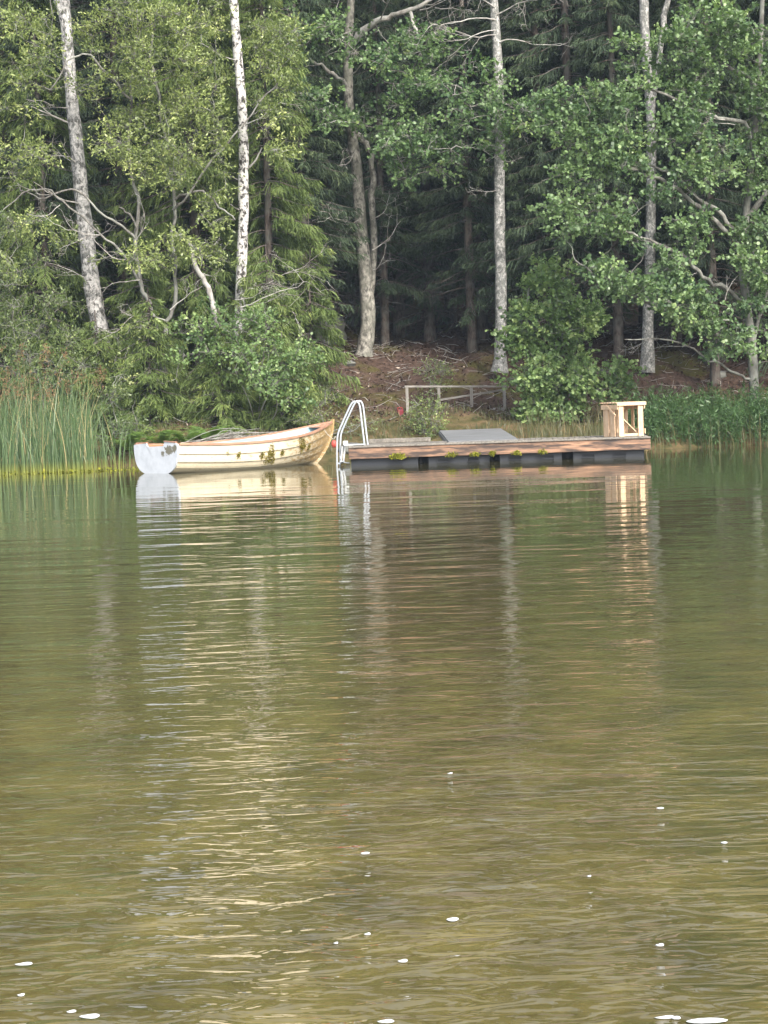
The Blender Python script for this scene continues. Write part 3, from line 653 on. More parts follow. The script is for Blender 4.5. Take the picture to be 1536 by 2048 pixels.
cl = fill([(1110, 190, 40, 22, 51.4, .5, 7), (1150, 215, 60, 28, 51.4, .6, 14), (1230, 205, 70, 30, 51.4, .6, 15), (1130, 260, 50, 30, 51.3, .5, 10), (1200, 265, 70, 45, 51.3, .6, 22), (1280, 250, 60, 55, 51.5, .7, 22), (1175, 310, 60, 25, 51.3, .5, 12), (1240, 330, 60, 30, 51.4, .6, 13),
           (1270, 90, 25, 25, 51.8, .4, 5), (1340, 110, 55, 45, 51.9, .7, 16), (1290, 150, 45, 30, 51.7, .5, 10), (1410, 30, 50, 35, 52.1, .7, 13), (1430, 80, 60, 40, 52, .7, 15), (1390, 150, 55, 40, 51.9, .6, 14), (1500, 50, 50, 50, 52.3, .7, 14), (1500, 130, 45, 50, 52.3, .7, 13),
           (1380, 210, 45, 35, 51.8, .5, 11), (1350, 270, 60, 40, 51.7, .6, 16), (1420, 290, 50, 40, 51.9, .6, 12), (1510, 220, 40, 50, 52.3, .6, 12), (1515, 320, 35, 50, 52.4, .6, 11), (1330, 330, 70, 26, 51.6, .5, 11), (1400, 345, 60, 20, 51.8, .5, 6), (1470, 365, 40, 30, 52, .5, 6),
           (1290, 385, 60, 22, 51.5, .5, 9), (1130, 345, 30, 12, 51.2, .3, 4), (1080, 345, 18, 10, 51.2, .2, 2), (1130, 410, 45, 20, 51.2, .4, 7), (1200, 400, 40, 25, 51.3, .4, 6), (1250, 450, 45, 25, 51.2, .4, 9), (1150, 455, 45, 20, 51.2, .4, 8), (1320, 435, 40, 22, 51.5, .5, 5), (1300, 500, 45, 25, 51.3, .4, 8), (1380, 430, 35, 20, 51.8, .4, 6),
           (1405, 480, 35, 22, 51.8, .4, 4), (1530, 430, 30, 50, 52.3, .5, 9), (1500, 480, 35, 30, 52.2, .4, 8), (1530, 560, 25, 45, 52.3, .4, 6), (1480, 510, 30, 15, 52.1, .3, 4), (1225, 555, 45, 25, 50.9, .4, 13), (1280, 565, 40, 28, 51, .4, 13), (1200, 535, 25, 15, 50.9, .3, 5), (1330, 590, 45, 30, 51.2, .4, 12), (1395, 600, 40, 25, 51.5, .4, 10),
           (1380, 640, 40, 22, 51.5, .4, 8), (1440, 650, 40, 18, 51.8, .4, 6), (1350, 545, 30, 25, 51.3, .3, 5), (1500, 600, 30, 20, 52.1, .3, 4), (1480, 680, 30, 25, 52, .3, 4), (1420, 690, 40, 15, 51.8, .3, 4), (1530, 690, 20, 30, 52.3, .3, 3), (1330, 680, 20, 12, 51.3, .3, 2),
           (1450, -200, 220, 170, 52.6, 1.4, 60), (1620, 200, 90, 400, 53, 1.2, 90)], rng)
cl = thin_out(cl, BIRCH_R, 26, .35, rng); cl = cl[rng.uniform(size=len(cl)) < .86]
grow(tm, cm, sk, cl, rng, 16, .30, .079, .068, 8, ROUND, 0, .55, twig=.4)
broadleaf('alder_tree', 'large green alder reaching out over the water at the right edge', 'tree', tuple(sk[0][0]), tm, cm, [M['alder_bark'], M['dead_bark']], M['alder'])

# --- alder bush between the railing and the crate
rng = np.random.RandomState(109); tm, cm = MB(), MB()
Yb = 53.9
sk = [stem(tm, [(1100, 840, Yb), (1105, 740, Yb), (1100, 640, Yb), (1098, 540, Yb)], [5, 4, 3, 2], 18, 0, 6), stem(tm, [(1100, 840, Yb), (1130, 760, Yb - .2), (1180, 740, Yb - .3), (1250, 745, Yb - .4)], [4, 3.5, 3, 2], 14, 0, 6),
      stem(tm, [(1095, 840, Yb), (1070, 740, Yb), (1050, 640, Yb), (1060, 570, Yb)], [4, 3.5, 3, 2], 14, 0, 6), stem(tm, [(1105, 840, Yb), (1150, 720, Yb), (1160, 620, Yb), (1140, 560, Yb)], [4, 3.5, 3, 2], 14, 0, 6)]
cl = fill([(1100, 545, 35, 28, Yb - .2, .5, 9), (1085, 600, 55, 35, Yb - .3, .6, 16), (1150, 600, 35, 40, Yb - .3, .5, 9), (1060, 650, 50, 35, Yb - .3, .6, 13), (1130, 660, 50, 35, Yb - .3, .6, 14), (1030, 690, 25, 22, Yb - .3, .3, 5), (1080, 710, 55, 30, Yb - .4, .6, 14), (1150, 710, 40, 25, Yb - .4, .5, 9),
           (1060, 750, 45, 22, Yb - .5, .5, 10), (1120, 755, 55, 25, Yb - .5, .5, 14), (1190, 750, 45, 25, Yb - .6, .4, 12), (1240, 750, 28, 18, Yb - .6, .3, 6), (1130, 795, 60, 20, Yb - .5, .4, 12), (1200, 785, 40, 18, Yb - .5, .4, 8), (1080, 825, 35, 22, Yb - .5, .4, 8), (1120, 840, 40, 18, Yb - .5, .4, 7), (1180, 640, 30, 20, Yb - .2, .4, 3)], rng)
grow(tm, cm, sk, cl, rng, 17, .29, .079, .068, 8, ROUND, 0, .6, twig=.4, tonebias=.20)
broadleaf('alder_bush', 'rounded green alder bush between the wooden railing and the slatted crate', 'bush', tuple(sk[0][0]), tm, cm, [M['alder_bark']], M['alder_b'])

# --- shrubs of the left shore
def shrub(name, label, px, py, Y, ells, seed, cmat, ll, lw, shape, sprigs=15, rad=.3, group=None, bark='willow_bark', tb=0.0, nst=4):
    rng = np.random.RandomState(seed); tm, cm = MB(), MB(); cl = fill(ells, rng)
    sk = []
    for k in range(nst):
        c = cl[rng.randint(len(cl))]; b = at(px + rng.uniform(-12, 12), py, Y)
        b[2] = ground(b[0], b[1]) - .05 if py < 2000 else b[2]
        m_ = (b + c) / 2 + rng.normal(0, .12, 3)
        p = spline([b, m_, c], 12); sk.append(p); tubes(tm, p, np.linspace(.02, .006, 12), 5)
    grow(tm, cm, sk, cl, rng, sprigs, rad, ll, lw, 7, shape, 0, .7, twig=.5, tonebias=tb)
    return broadleaf(name, label, 'bush', tuple(sk[0][0]), tm, cm, [M[bark]], cmat)
shrub('alder_bush', 'dark green alder bush leaning out behind the middle of the boat', 520, 850, 53.4,
      [(400, 640, 45, 25, 53, .6, 6), (450, 680, 50, 30, 52.9, .6, 10), (380, 690, 45, 25, 53, .6, 5), (510, 650, 60, 30, 52.9, .6, 11), (540, 705, 60, 30, 52.7, .6, 14), (605, 715, 28, 16, 52.5, .4, 7), (470, 735, 50, 22, 52.7, .6, 5), (560, 765, 45, 22, 52.6, .5, 6), (590, 800, 35, 15, 52.5, .4, 4)],
      201, M['alder_b'], .070, .056, ROUND, 15, .30, tb=.03)
shrub('sallow_bush', 'dull olive sallow bush rising behind the tall reeds', 70, 800, 53,
      [(40, 640, 60, 45, 52.4, .7, 14), (110, 690, 60, 35, 52.4, .6, 13), (30, 720, 60, 30, 52.2, .6, 12), (90, 610, 50, 30, 52.6, .5, 7), (20, 590, 40, 30, 52.5, .5, 7), (120, 740, 60, 22, 52.2, .5, 9), (230, 780, 35, 30, 52.2, .4, 8), (255, 850, 25, 45, 51.6, .3, 9), (225, 880, 25, 35, 51.4, .3, 6), (10, 480, 40, 50, 53, .6, 8), (60, 540, 40, 30, 53, .6, 5)],
      202, M['shrub'], .072, .036, OVATE, 15, .34, tb=-.05)
shrub('sapling', 'small pale sapling behind the left half of the wooden railing', 868, 770, 56.4, [(870, 748, 22, 14, 56.3, .3, 9), (868, 765, 12, 8, 56.3, .2, 3)], 203, M['shrub'], .05, .03, OVATE, 12, .2, tb=.25, nst=2)
shrub('sapling', 'bushy green sapling on the bank in front of the wooden railing', 850, 868, 52.9, [(850, 822, 24, 16, 52.8, .3, 9), (855, 845, 28, 18, 52.7, .3, 10), (850, 865, 30, 12, 52.6, .3, 7)], 204, M['shrub'], .055, .034, OVATE, 13, .2, tb=.15, nst=4)
shrub('low_bush', 'low scrubby bush on the bank behind the ladder', 640, 850, 53, [(640, 800, 25, 20, 53, .3, 6), (620, 840, 40, 16, 52.6, .3, 8), (700, 850, 40, 10, 52.4, .3, 5)], 205, M['shrub'], .05, .028, OVATE, 11, .22, tb=.1, nst=4)

# --- ferns behind the stern
def fern_mesh(seed):
    rng = np.random.RandomState(seed); mb = MB()
    for k in range(13):
        a = rng.uniform(0, 6.28); L = rng.uniform(.75, 1.15); t = np.linspace(0, 1, 15)
        r_ = L * t * .8; z = L * (1.0 * t - .62 * t ** 2) * rng.uniform(.8, 1.2)
        p = np.c_[np.cos(a) * r_, np.sin(a) * r_, z]; tubes(mb, p, np.linspace(.005, .002, 15), 3)
        sd_ = np.array([-math.sin(a), math.cos(a), 0]); fw = nrm(np.gradient(p, axis=0))
        for sg in (-1, 1):
            i_ = np.arange(2, 15); pl = .17 * np.sin(np.pi * np.clip(i_ / 15 * .85 + .12, 0, 1))[:, None]
            b = p[i_]; tip = b + (sd_ * sg * .95 + fw[i_] * .35 + np.array([0, 0, -.12])) * pl
            w_ = fw[i_] * .019
            V = np.stack([b - w_, (b + tip) / 2 - w_, tip, (b + tip) / 2 + w_, b + w_], 1)
            mb.add(V, np.arange(len(i_) * 5).reshape(-1, 5), 0, np.clip(rng.normal(.45, .2, len(i_)), 0, 1), False)
    return mb
f0 = None; rng = np.random.RandomState(8)
for k, (px, py, Y, lab) in enumerate([(262, 868, 51.3, 'fern at the water edge beside the reeds and the boat transom'), (325, 862, 51.4, 'bright fern straight behind the boat transom'), (372, 866, 51.5, 'fern behind the near end of the boat gunwale'), (418, 862, 51.6, 'fern on the shore behind the middle of the boat')]):
    X = X_at(px, Y, py)
    if f0 is None: o = f0 = fern_mesh(4).build('fern', M['fern'])
    else: o = f0.copy(); C.objects.link(o)
    o.location = gat(X, Y); o.rotation_euler = (0, 0, rng.uniform(0, 6)); o.scale = (rng.uniform(.85, 1.15),) * 3
    tag(o, lab, 'fern', 'ferns behind the boat')

# ------------------------------------------------------------------ reeds, herbs, grass, litter
def blades(mb, X, Y, Z, H, W, lean, rng, mi=0, K=6, tone=None, bend=1.0):
    N = len(X); t = np.linspace(0, 1, K)
    az = rng.uniform(0, 2 * math.pi, N); ln = np.abs(rng.normal(0, lean, N))
    dx = (np.cos(az) * ln)[:, None] * t ** (1.0 + bend) * H[:, None]; dy = (np.sin(az) * ln)[:, None] * t ** (1.0 + bend) * H[:, None]
    P = np.stack([X[:, None] + dx, Y[:, None] + dy, Z[:, None] + H[:, None] * t * np.sqrt(np.maximum(.1, 1 - (ln[:, None] * t) ** 2 * .8))], -1)
    fa = rng.uniform(-.7, .7, N); sd_ = np.stack([np.cos(fa), np.sin(fa), fa * 0], -1)[:, None]
    w_ = (W[:, None] * np.interp(t, [0, .4, 1], [.9, 1, .12]))[..., None] * .5
    V = np.stack([P - sd_ * w_, P + sd_ * w_], 2).reshape(N, K * 2, 3)
    k = np.arange(K - 1)[:, None] * 2 + np.array([[0, 1, 3, 2]])
    F = (np.arange(N)[:, None, None] * K * 2 + k[None]).reshape(-1, 4)
    r = np.repeat(np.clip(rng.normal(.42, .2, N), 0, 1) if tone is None else tone, K - 1)
    mb.add(V, F, mi, r, False); return P[:, -1]
rng = np.random.RandomState(11); mb = MB()
N = 1700
Y = rng.uniform(48.6, 51.4, N) + .25 * np.sin(np.arange(N)); px = rng.uniform(-140, 190, N) + np.where(rng.uniform(size=N) < .16, rng.uniform(0, 95, N), 0)
X = (px - 768) / FPX * Y
H = np.clip(rng.normal(1.85, .46, N), .5, 2.7) * np.interp(px, [-140, 150, 215, 290], [1.12, 1.0, .85, .6])
H = H * np.where(rng.uniform(size=N) < .25, rng.uniform(.4, .8, N), 1); tone = np.clip(rng.normal(.40, .2, N), 0, .8); dead = rng.uniform(size=N) < .10; tone[dead] = 1.0
tips = blades(mb, X, Y, np.full(N, -.05), H, rng.uniform(.007, .019, N), .27, rng, 0, 7, tone)
sel = rng.uniform(size=N) < .10
for p in tips[sel & (H > 1.75)]:
    pp = p + rng.normal(0, .045, (26, 3)) * np.array([1, 1, 2.0]); D = nrm(rng.normal(0, .5, (26, 3)) + np.array([.3, 0, .4]))
    leaves(mb, pp, D, 2, np.full(26, .06), .06, .018, rng, 1, OVATE)
tag(mb.build('reeds', [M['reed'], M['plume']]), 'tall green reeds with yellow feet and brown plumes in the water', 'reeds', kind='stuff')
# floating yellow-green scum line at the feet of the reeds
mb = MB(); N = 380
Y = 48.6 + np.abs(rng.normal(0, .5, N)); px = rng.uniform(-150, 300, N)
P = np.stack([(px - 768) / FPX * Y, Y, np.full(N, .006)], -1)
a = rng.uniform(0, 6.28, N); D = np.stack([np.cos(a), np.sin(a), a * 0 + .02], -1)
leaves(mb, P, D, 3, np.full(N, .1), .07, .045, rng, 0, OVATE, 2.5)
tag(mb.build('duckweed', M['moss']), 'yellow green film of floating leaves along the feet of the reeds', 'duckweed', kind='stuff')

# leafy herbs along the right shore
rng = np.random.RandomState(12); mb = MB()
N = 700; px = rng.uniform(1262, 1680, N); Y = rng.uniform(51.0, 52.9, N); X = (px - 768) / FPX * Y
H = rng.uniform(.45, .95, N); Z = np.where(Y < shore(X), 0, ground(X, Y))
K = 9; t = np.linspace(0, 1, K); ln = rng.normal(0, .13, (N, 2))
P = np.stack([X[:, None] + ln[:, :1] * t ** 1.6, Y[:, None] + ln[:, 1:] * t ** 1.6, Z[:, None] - .02 + H[:, None] * t], -1)
tubes(mb, P, np.broadcast_to(np.linspace(.006, .003, K), (N, K)), 3, 0, np.full(N, .5))
for k in range(2, K):
    for q_ in range(4):
        a = rng.uniform(0, 6.28, N); D = np.stack([np.cos(a), np.sin(a), rng.uniform(-.1, .55, N)], -1)
        leaves(mb, P[:, k], nrm(D), 1, np.full(N, .02), .125, .024, rng, 0, OVATE, .7, tone=np.clip(rng.normal(.4, .15, N), 0, 1))
tag(mb.build('waterside_herbs', M['herb']), 'dense dark green leafy herbs along the right shore', 'herbs', kind='stuff')
# sedges between the bush and the crate, and thin reeds among the herbs
rng = np.random.RandomState(13); mb = MB(); N = 620
px = np.concatenate([rng.uniform(1060, 1225, 380), rng.uniform(1290, 1560, 140), rng.uniform(900, 1060, 100)]); Y = rng.uniform(50.9, 52.4, N); X = (px - 768) / FPX * Y
Z = np.where(Y < shore(X), -.02, ground(X, Y)); H = rng.uniform(.35, .85, N) * np.where(px < 1060, .55, 1)
blades(mb, X, Y, Z, H, rng.uniform(.008, .018, N), .35, rng, 0, 6, np.clip(rng.normal(.5, .25, N), 0, 1))
tag(mb.build('sedges', M['grass']), 'thin yellowish sedges standing at the waterline behind the jetty', 'sedge', kind='stuff')
# tufted grass of the low bank
rng = np.random.RandomState(14); mb = MB(); N = 9000
X = rng.uniform(-7, 11, N); tt = rng.uniform(.1, 5.2, N) ** 1.0; Y = shore(X) + tt
keep = (np.sin(X * 2.3 + 1.1 * np.sin(Y * 1.7)) + np.sin(Y * 3.1 + X) + rng.normal(0, .6, N) > -.35) & ~((X > 1.2) & (X < 3.4) & (Y < 52)) & (rng.uniform(size=N) < np.interp(tt, [0, 3, 5.2], [1, .8, .12]))
X, Y = X[keep], Y[keep]; N = len(X)
blades(mb, X, Y, ground(X, Y) - .01, rng.uniform(.06, .24, N), rng.uniform(.010, .024, N), .55, rng, 0, 4)
tag(mb.build('grass', M['grass']), 'tufted yellow brown grass of the low bank', 'grass', kind='stuff')
# fallen leaves and twigs
M['litter'] = leaf_mat('leaf_litter', (.050, .033, .026), (.125, .085, .062), (.36, .30, .25), .05, .9, .1)
rng = np.random.RandomState(15); mb = MB(); N = 16000
X = rng.uniform(-6, 12, N); Y = shore(X) + rng.uniform(2.2, 15, N)
P = np.stack([X, Y, ground(X, Y) + .012 + np.abs(rng.normal(0, .012, N))], -1)
a = rng.uniform(0, 6.28, N); D = np.stack([np.cos(a), np.sin(a), rng.normal(0, .2, N)], -1)
leaves(mb, P, nrm(D), 1, np.full(N, .02), .085, .06, rng, 0, OVATE, .9, tone=np.clip(rng.exponential(.24, N), 0, 1))
N = 700; X = rng.uniform(-5, 11, N); Y = shore(X) + rng.uniform(2.5, 13, N); a = rng.uniform(0, 6.28, N); L = rng.uniform(.15, .7, N)
A = np.stack([X, Y, ground(X, Y) + .02], -1); B = A + np.stack([np.cos(a) * L, np.sin(a) * L, rng.uniform(.0, .22, N)], -1)
tubes(mb, np.stack([A, (A + B) / 2 + rng.normal(0, .03, A.shape), B], 1), np.broadcast_to([.007, .006, .003], (N, 3)), 3, 1)
tag(mb.build('leaf_litter', [M['litter'], M['dead_bark']]), 'brown leaf litter and fallen twigs on the slope', 'leaf litter', kind='stuff')
# ------------------------------------------------------------------ rowing boat
def hull_mat():
    m = mat('cream_hull', (.80, .70, .50), .42, .45); g = NG(m)
    v = g.coord()
    f = g.noise(v, 2.2, 5, .6); c = g.mix(g.ramp(f, [(.35, 0.0), (.7, 1.0)]), (.60, .53, .39), (.47, .42, .31))
    tc = g.n('ShaderNodeTexCoord'); sp = g.n('ShaderNodeSeparateXYZ'); g.l(tc.outputs['Object'], sp.inputs[0])
    st = g.noise(g.coord((3, 3, 9)), 2.6, 7, .7)
    bow = g.ramp(g.math('DIVIDE', sp.outputs['X'], 4.8), [(.55, 0.0), (.78, .13), (1.0, .24)])
    k = g.ramp(g.math('ADD', st, bow), [(.56, 0.0), (.70, .85)]); c = g.mix(k, c, (.30, .18, .055))        # algae and rust grime towards the bow
    sc = g.ramp(g.math('ADD', sp.outputs['Z'], g.math('MULTIPLY', st, .16)), [(.06, .75), (.17, 0.0)]); c = g.mix(sc, c, (.38, .36, .27))   # waterline scum
    fl = g.noise(g.coord((1, 1, 2)), 16, 4, .7); c = g.mix(g.ramp(fl, [(.57, 0.0), (.66, .55)]), c, (.42, .38, .28))
    g.col(c); return m
def transom_mat():
    m = mat('white_transom', (.80, .81, .82), .45, .4); g = NG(m)
    v = g.coord(); f = g.noise(v, 5, 6, .65); c = g.mix(g.ramp(f, [(.4, 0.0), (.75, 1.0)]), (.56, .59, .63), (.43, .46, .50))
    tc = g.n('ShaderNodeTexCoord'); sp = g.n('ShaderNodeSeparateXYZ'); g.l(tc.outputs['Object'], sp.inputs[0])
    n2 = g.noise(v, 9, 5, .7, 1.2)                                          # peeled patch by the starboard corner
    def blob(y, z, r):
        a = g.math('POWER', g.math('SUBTRACT', sp.outputs['Y'], y), 2.0); b = g.math('POWER', g.math('MULTIPLY', g.math('SUBTRACT', sp.outputs['Z'], z), 1.3), 2.0)
        return g.math('ADD', g.math('DIVIDE', g.math('SQRT', g.math('ADD', a, b)), r), g.math('MULTIPLY', g.math('SUBTRACT', n2, .5), 3.2))
    k = g.math('MINIMUM', g.math('MINIMUM', blob(-.43, .48, .13), blob(-.62, .52, .09)), blob(-.24, .42, .07))
    c = g.mix(g.ramp(k, [(.85, 1.0), (1.0, 0.0)]), c, (.16, .15, .11)); g.col(c); return m
M['hull'] = hull_mat(); M['transom'] = transom_mat()
M['boat_in'] = mat('pale_blue_interior', (.21, .33, .37), .5, .3)
M['gunwale'] = wood_mat('weathered_gunwale', (.42, .24, .16), (.28, .15, .10), (.12, .10, .08), .5, 0, 1.2)
M['orange_wood'] = wood_mat('fresh_transom_wood', (.62, .33, .16), (.45, .22, .10), axis=1)
M['rope'] = mat('grey_rope', (.42, .40, .35), .9)
L = 5.12
PHI = math.radians(45)
stern = at(315, 947, 45.95)
boat = tag(empty('rowing_boat', (stern[0], stern[1], 0), PHI), 'old cream lapstrake rowing boat with a white transom and mossy side, moored beside the jetty', 'rowing boat')
def pl(xs, ys, s):                                       # smooth interpolation
    sp_ = spline(np.c_[xs, ys], 200); return np.interp(s, sp_[:, 0], sp_[:, 1])
def bg(s): return np.maximum(.012, pl([0, .25, .5, .72, .88, 1], [.71, .83, .84, .66, .34, .0], s))
def zg(s): return pl([0, .25, .5, .75, 1], [.60, .555, .575, .68, .90], s)
def zk(s): return pl([0, .3, .6, .85, 1], [-.03, -.10, -.10, -.06, -.02], s)
def hull_pt(s, u, off=0.0):
    s, u = np.broadcast_arrays(np.asarray(s, float), np.asarray(u, float))
    fine = np.clip((s - .45) / .55, 0, 1) ** 1.3
    full = (1 - (1 - u) ** 2.3) ** .62
    y = (bg(s)) * (full * (1 - fine) + (u ** .95) * fine) + off * np.minimum(1, (1 - s) * 8 + .25)
    z = zk(s) + (zg(s) - zk(s)) * (u ** 1.75 * (1 - fine) + u ** 1.15 * fine)
    x = s * L - .62 * np.clip((s - .55) / .45, 0, 1) ** 2 * (1 - u) ** 1.7
    return np.stack([x, y, z], -1)
ns = 44; ss = np.linspace(0, 1, ns); cuts = [0, .22, .42, .61, .81, 1.0]
mb = MB()
for sg in (1, -1):
    for k in range(len(cuts) - 1):
        us = np.linspace(cuts[k], cuts[k + 1], 4)
        offs = np.interp(us, [cuts[k], cuts[k + 1]], [.032 if k else 0, 0.002])
        V = np.stack([hull_pt(ss, np.full(ns, u), o) for u, o in zip(us, offs)])           # 4,ns,3
        if k:                                                                               # land of the plank below
            V = np.concatenate([hull_pt(ss, np.full(ns, cuts[k] + .004), .002)[None], V])
        V = V * (1, sg, 1); m_ = len(V)
        i, j = np.meshgrid(np.arange(m_ - 1), np.arange(ns - 1), indexing='ij')
        F = np.stack([i * ns + j, i * ns + j + 1, (i + 1) * ns + j + 1, (i + 1) * ns + j], -1).reshape(-1, 4)
        mb.add(V, F if sg < 0 else F[:, ::-1], 0, None, False)
hull = mb.build('hull', M['hull'], boat)
# stem and keel
mb = MB()
st = hull_pt(np.full(16, 1.0), np.linspace(0, 1, 16)) * (1, 0, 1) + (.015, 0, 0); st = np.concatenate([st, st[-1:] + (.015, 0, .07)])
for a, b in zip(st[:-1], st[1:]): bar(mb, a, b, .05, .06, up=(0, 1, 0))
mb.build('stem', M['hull'], boat)
# inside
mb = MB(); us = np.linspace(.12, .99, 10)
for sg in (1, -1):
    V = np.stack([hull_pt(ss * .985 + .006, np.full(ns, u), -.03) for u in us]); V[..., 1] = np.maximum(0, V[..., 1]); V[..., 2] += .012; V = V * (1, sg, 1)
    i, j = np.meshgrid(np.arange(9), np.arange(ns - 1), indexing='ij')
    mb.add(V, np.stack([i * ns + j, i * ns + j + 1, (i + 1) * ns + j + 1, (i + 1) * ns + j], -1).reshape(-1, 4))
Vb = np.stack([hull_pt(ss * .985 + .006, np.full(ns, .12), -.03) * (1, sg, 1) + (0, 0, .012) for sg in (1, -1)])
mb.add(Vb, np.stack([np.arange(ns - 1), np.arange(ns - 1) + 1, ns + np.arange(ns - 1) + 1, ns + np.arange(ns - 1)], -1))
mb.build('inner_skin', M['boat_in'], boat)
# transom with the outboard notch
def transom_outline():
    u = np.linspace(0, 1, 22); r = hull_pt(np.zeros(22), u)[:, 1:]
    top = [(-.71, .60), (-.62, .635), (-.30, .655), (-.275, .575), (.285, .56), (.31, .635), (.62, .615), (.71, .60)]      # y, z
    right = [(-a, b) for a, b in r]; left = [(a, b) for a, b in r][::-1]
    return np.array(left[:-1] + right + top[1:-1] + [])
o_ = transom_outline()
def slab(mb, o_, x0, x1):
    n = len(o_); A = np.c_[np.full(n, x0), o_]; B = np.c_[np.full(n, x1), o_]; k = np.arange(n); k2 = (k + 1) % n
    mb.add(np.concatenate([A, B]), np.stack([k, k2, n + k2, n + k], -1), 0, None, False)
    c = o_.mean(0); c[1] = .2
    for P_, x, fl in ((A, x0, 1), (B, x1, -1)):
        V = np.concatenate([P_, [[x, *c]]]); F = np.stack([k, k2, np.full(n, n)], -1); mb.add(V, F[:, ::fl], 0, None, False)
mb = MB(); slab(mb, o_ * (1.012, 1.0), -.03, .012); transom = mb.build('transom', M['transom'], boat)
mb = MB(); box(mb, .045, 0, .50, .05, .66, .19); bevel(mb.build('motor_pad', M['orange_wood'], transom), .006)
mb = MB(); box(mb, -.008, .465, .647, .06, .33, .022); mb.build('transom_cap', M['gunwale'], transom); mb = MB(); box(mb, -.008, -.47, .662, .06, .38, .022, M=Matrix.Rotation(.06, 3, 'X')); mb.build('transom_cap', M['gunwale'], transom)
for sg in (1, -1):
    mb = MB(); g_ = hull_pt(np.linspace(.004, .992, 40), np.full(40, 1.0), .012) * (1, sg, 1) + (0, 0, .012)
    for a, b in zip(g_[:-1], g_[1:]): bar(mb, a, b + (b - a) * .04, .052, .045)
    mb.build('gunwale', M['gunwale'], boat)
for s_, z in ((.22, .34), (.48, .34), (.74, .44)):
    mb = MB(); wd = float(hull_pt(s_, .75)[1]) * 2 - .08; box(mb, s_ * L, 0, z, .26, wd, .03); bevel(mb.build('thwart', M['gunwale'], boat))
mb = MB(); k = hull_pt(np.linspace(.90, .985, 8), np.full(8, 1.0), -.02) + (0, 0, -.004)
mb.add(np.concatenate([k, k * (1, -1, 1)]), np.stack([np.arange(7), np.arange(7) + 1, 8 + np.arange(7) + 1, 8 + np.arange(7)], -1)); mb.build('foredeck', M['gunwale'], boat)
rng = np.random.RandomState(31)
for s_, u, r_, n in ((.48, .68, .15, 330), (.43, .74, .05, 50), (.555, .74, .055, 60), (.70, .78, .10, 150), (.76, .72, .05, 50), (.30, .80, .05, 40), (.24, .84, .025, 15), (.68, .90, .08, 80)):
    mb = MB(); a = rng.uniform(0, 6.28, n); q_ = np.sqrt(rng.uniform(0, 1, n)) * (1 + .35 * np.sin(a * 3 + s_ * 20))
    P = hull_pt(s_ + np.cos(a) * q_ * r_ / L, np.clip(u + np.sin(a) * q_ * r_ * 1.35, 0, .99), .022) * (1, -1, 1)
    D = nrm(rng.normal(0, .6, (n, 3)) * (1, .12, 1) + (0, -.05, -.25)); leaves(mb, P, D, 3, np.full(n, .02), .026, .018, rng, 0, OVATE, .05, out=np.tile([0, -2.2, .2], (n, 1)))
    mb.build('moss_clump', M['hull_moss'], hull)
# dry reed stalks lying over the boat's far side
rng = np.random.RandomState(33)
tm = MB()
for k in range(26):
    a_ = at(380 + rng.uniform(-20, 90), 886, 50.9); b_ = at(470 + rng.uniform(-30, 130), 868 + rng.uniform(-12, 12), 50.8)
    t = np.linspace(0, 1, 8)[:, None]; p = a_ * (1 - t) + b_ * t + np.array([0, 0, .16]) * np.sin(t * math.pi) * rng.uniform(.3, 1); tubes(tm, p, np.linspace(.008, .004, 8), 4)
tag(tm.build('fallen_reeds', M['dead_bark']), 'pale dry stalks fallen over in an arc behind the boat gunwale', 'dry stalks', kind='stuff')

# ------------------------------------------------------------------ jetty
M['beam'] = wood_mat('weathered_beam', (.37, .215, .135), (.13, .09, .07), (.045, .038, .036), .9, 0, .8)
for n_ in M['beam'].node_tree.nodes:
    if n_.type == 'MAPPING' and abs(n_.inputs['Scale'].default_value[0] - .88) < .01: n_.inputs['Scale'].default_value = (.9, 7, 7)
    if n_.type == 'VALTORGB' and abs(n_.color_ramp.elements[1].position - .72) < .01: n_.color_ramp.elements[0].position = .44; n_.color_ramp.elements[1].position = .58
M['deckwood'] = wood_mat('grey_deck_boards', (.24, .22, .19), (.12, .11, .095), (.05, .047, .04), .7, 1, 1.0)
M['black_plastic'] = mat('black_float_plastic', (.020, .023, .029), .5, .35); M['black'] = mat('float_gap_black', (.006, .006, .007), .8, .1)  # near-black that deepens the shade in the float gaps; brackets share it
M['galv'] = mat('galvanised_tube', (.50, .54, .58), .38, .5, .65)
M['bracket'] = mat('pale_bracket', (.62, .64, .64), .5, .4, .2)
jl, jr = at(700, 932, 46.2), at(1300, 915, 45.75)
JL = math.hypot(jr[0] - jl[0], jr[1] - jl[1]); JA = math.atan2(jr[1] - jl[1], jr[0] - jl[0])
jetty = tag(empty('floating_jetty', (jl[0], jl[1], 0), JA), 'floating wooden jetty with a thick brown beam on black plastic floats', 'jetty')
JW, ZD = 2.0, .425                                                         # depth and deck height
mb = MB(); x = 0.03
rng = np.random.RandomState(17)
while x < JL - .06:
    wd = .118; box(mb, x + wd / 2, JW / 2 + rng.uniform(-.02, .02), ZD - .014 + rng.uniform(-.004, .004), wd - .009, JW + .02, .028, rnd=rng.uniform()); x += wd
bevel(mb.build('deck_boards', M['deckwood'], jetty), .004)
mb = MB(); box(mb, JL / 2, .012, ZD - .158, JL + .04, .06, .232); bevel(mb.build('front_beam', M['beam'], jetty), .008)
mb = MB(); box(mb, JL / 2, -.004, ZD - .020, JL + .05, .085, .036); bevel(mb.build('edge_board', M['deckwood'], jetty), .006)
for xx in (.02, JL - .02):
    mb = MB(); box(mb, xx, JW / 2 + .05, ZD - .16, .06, JW - .06, .20); bevel(mb.build('end_beam', M['beam'], jetty), .008)
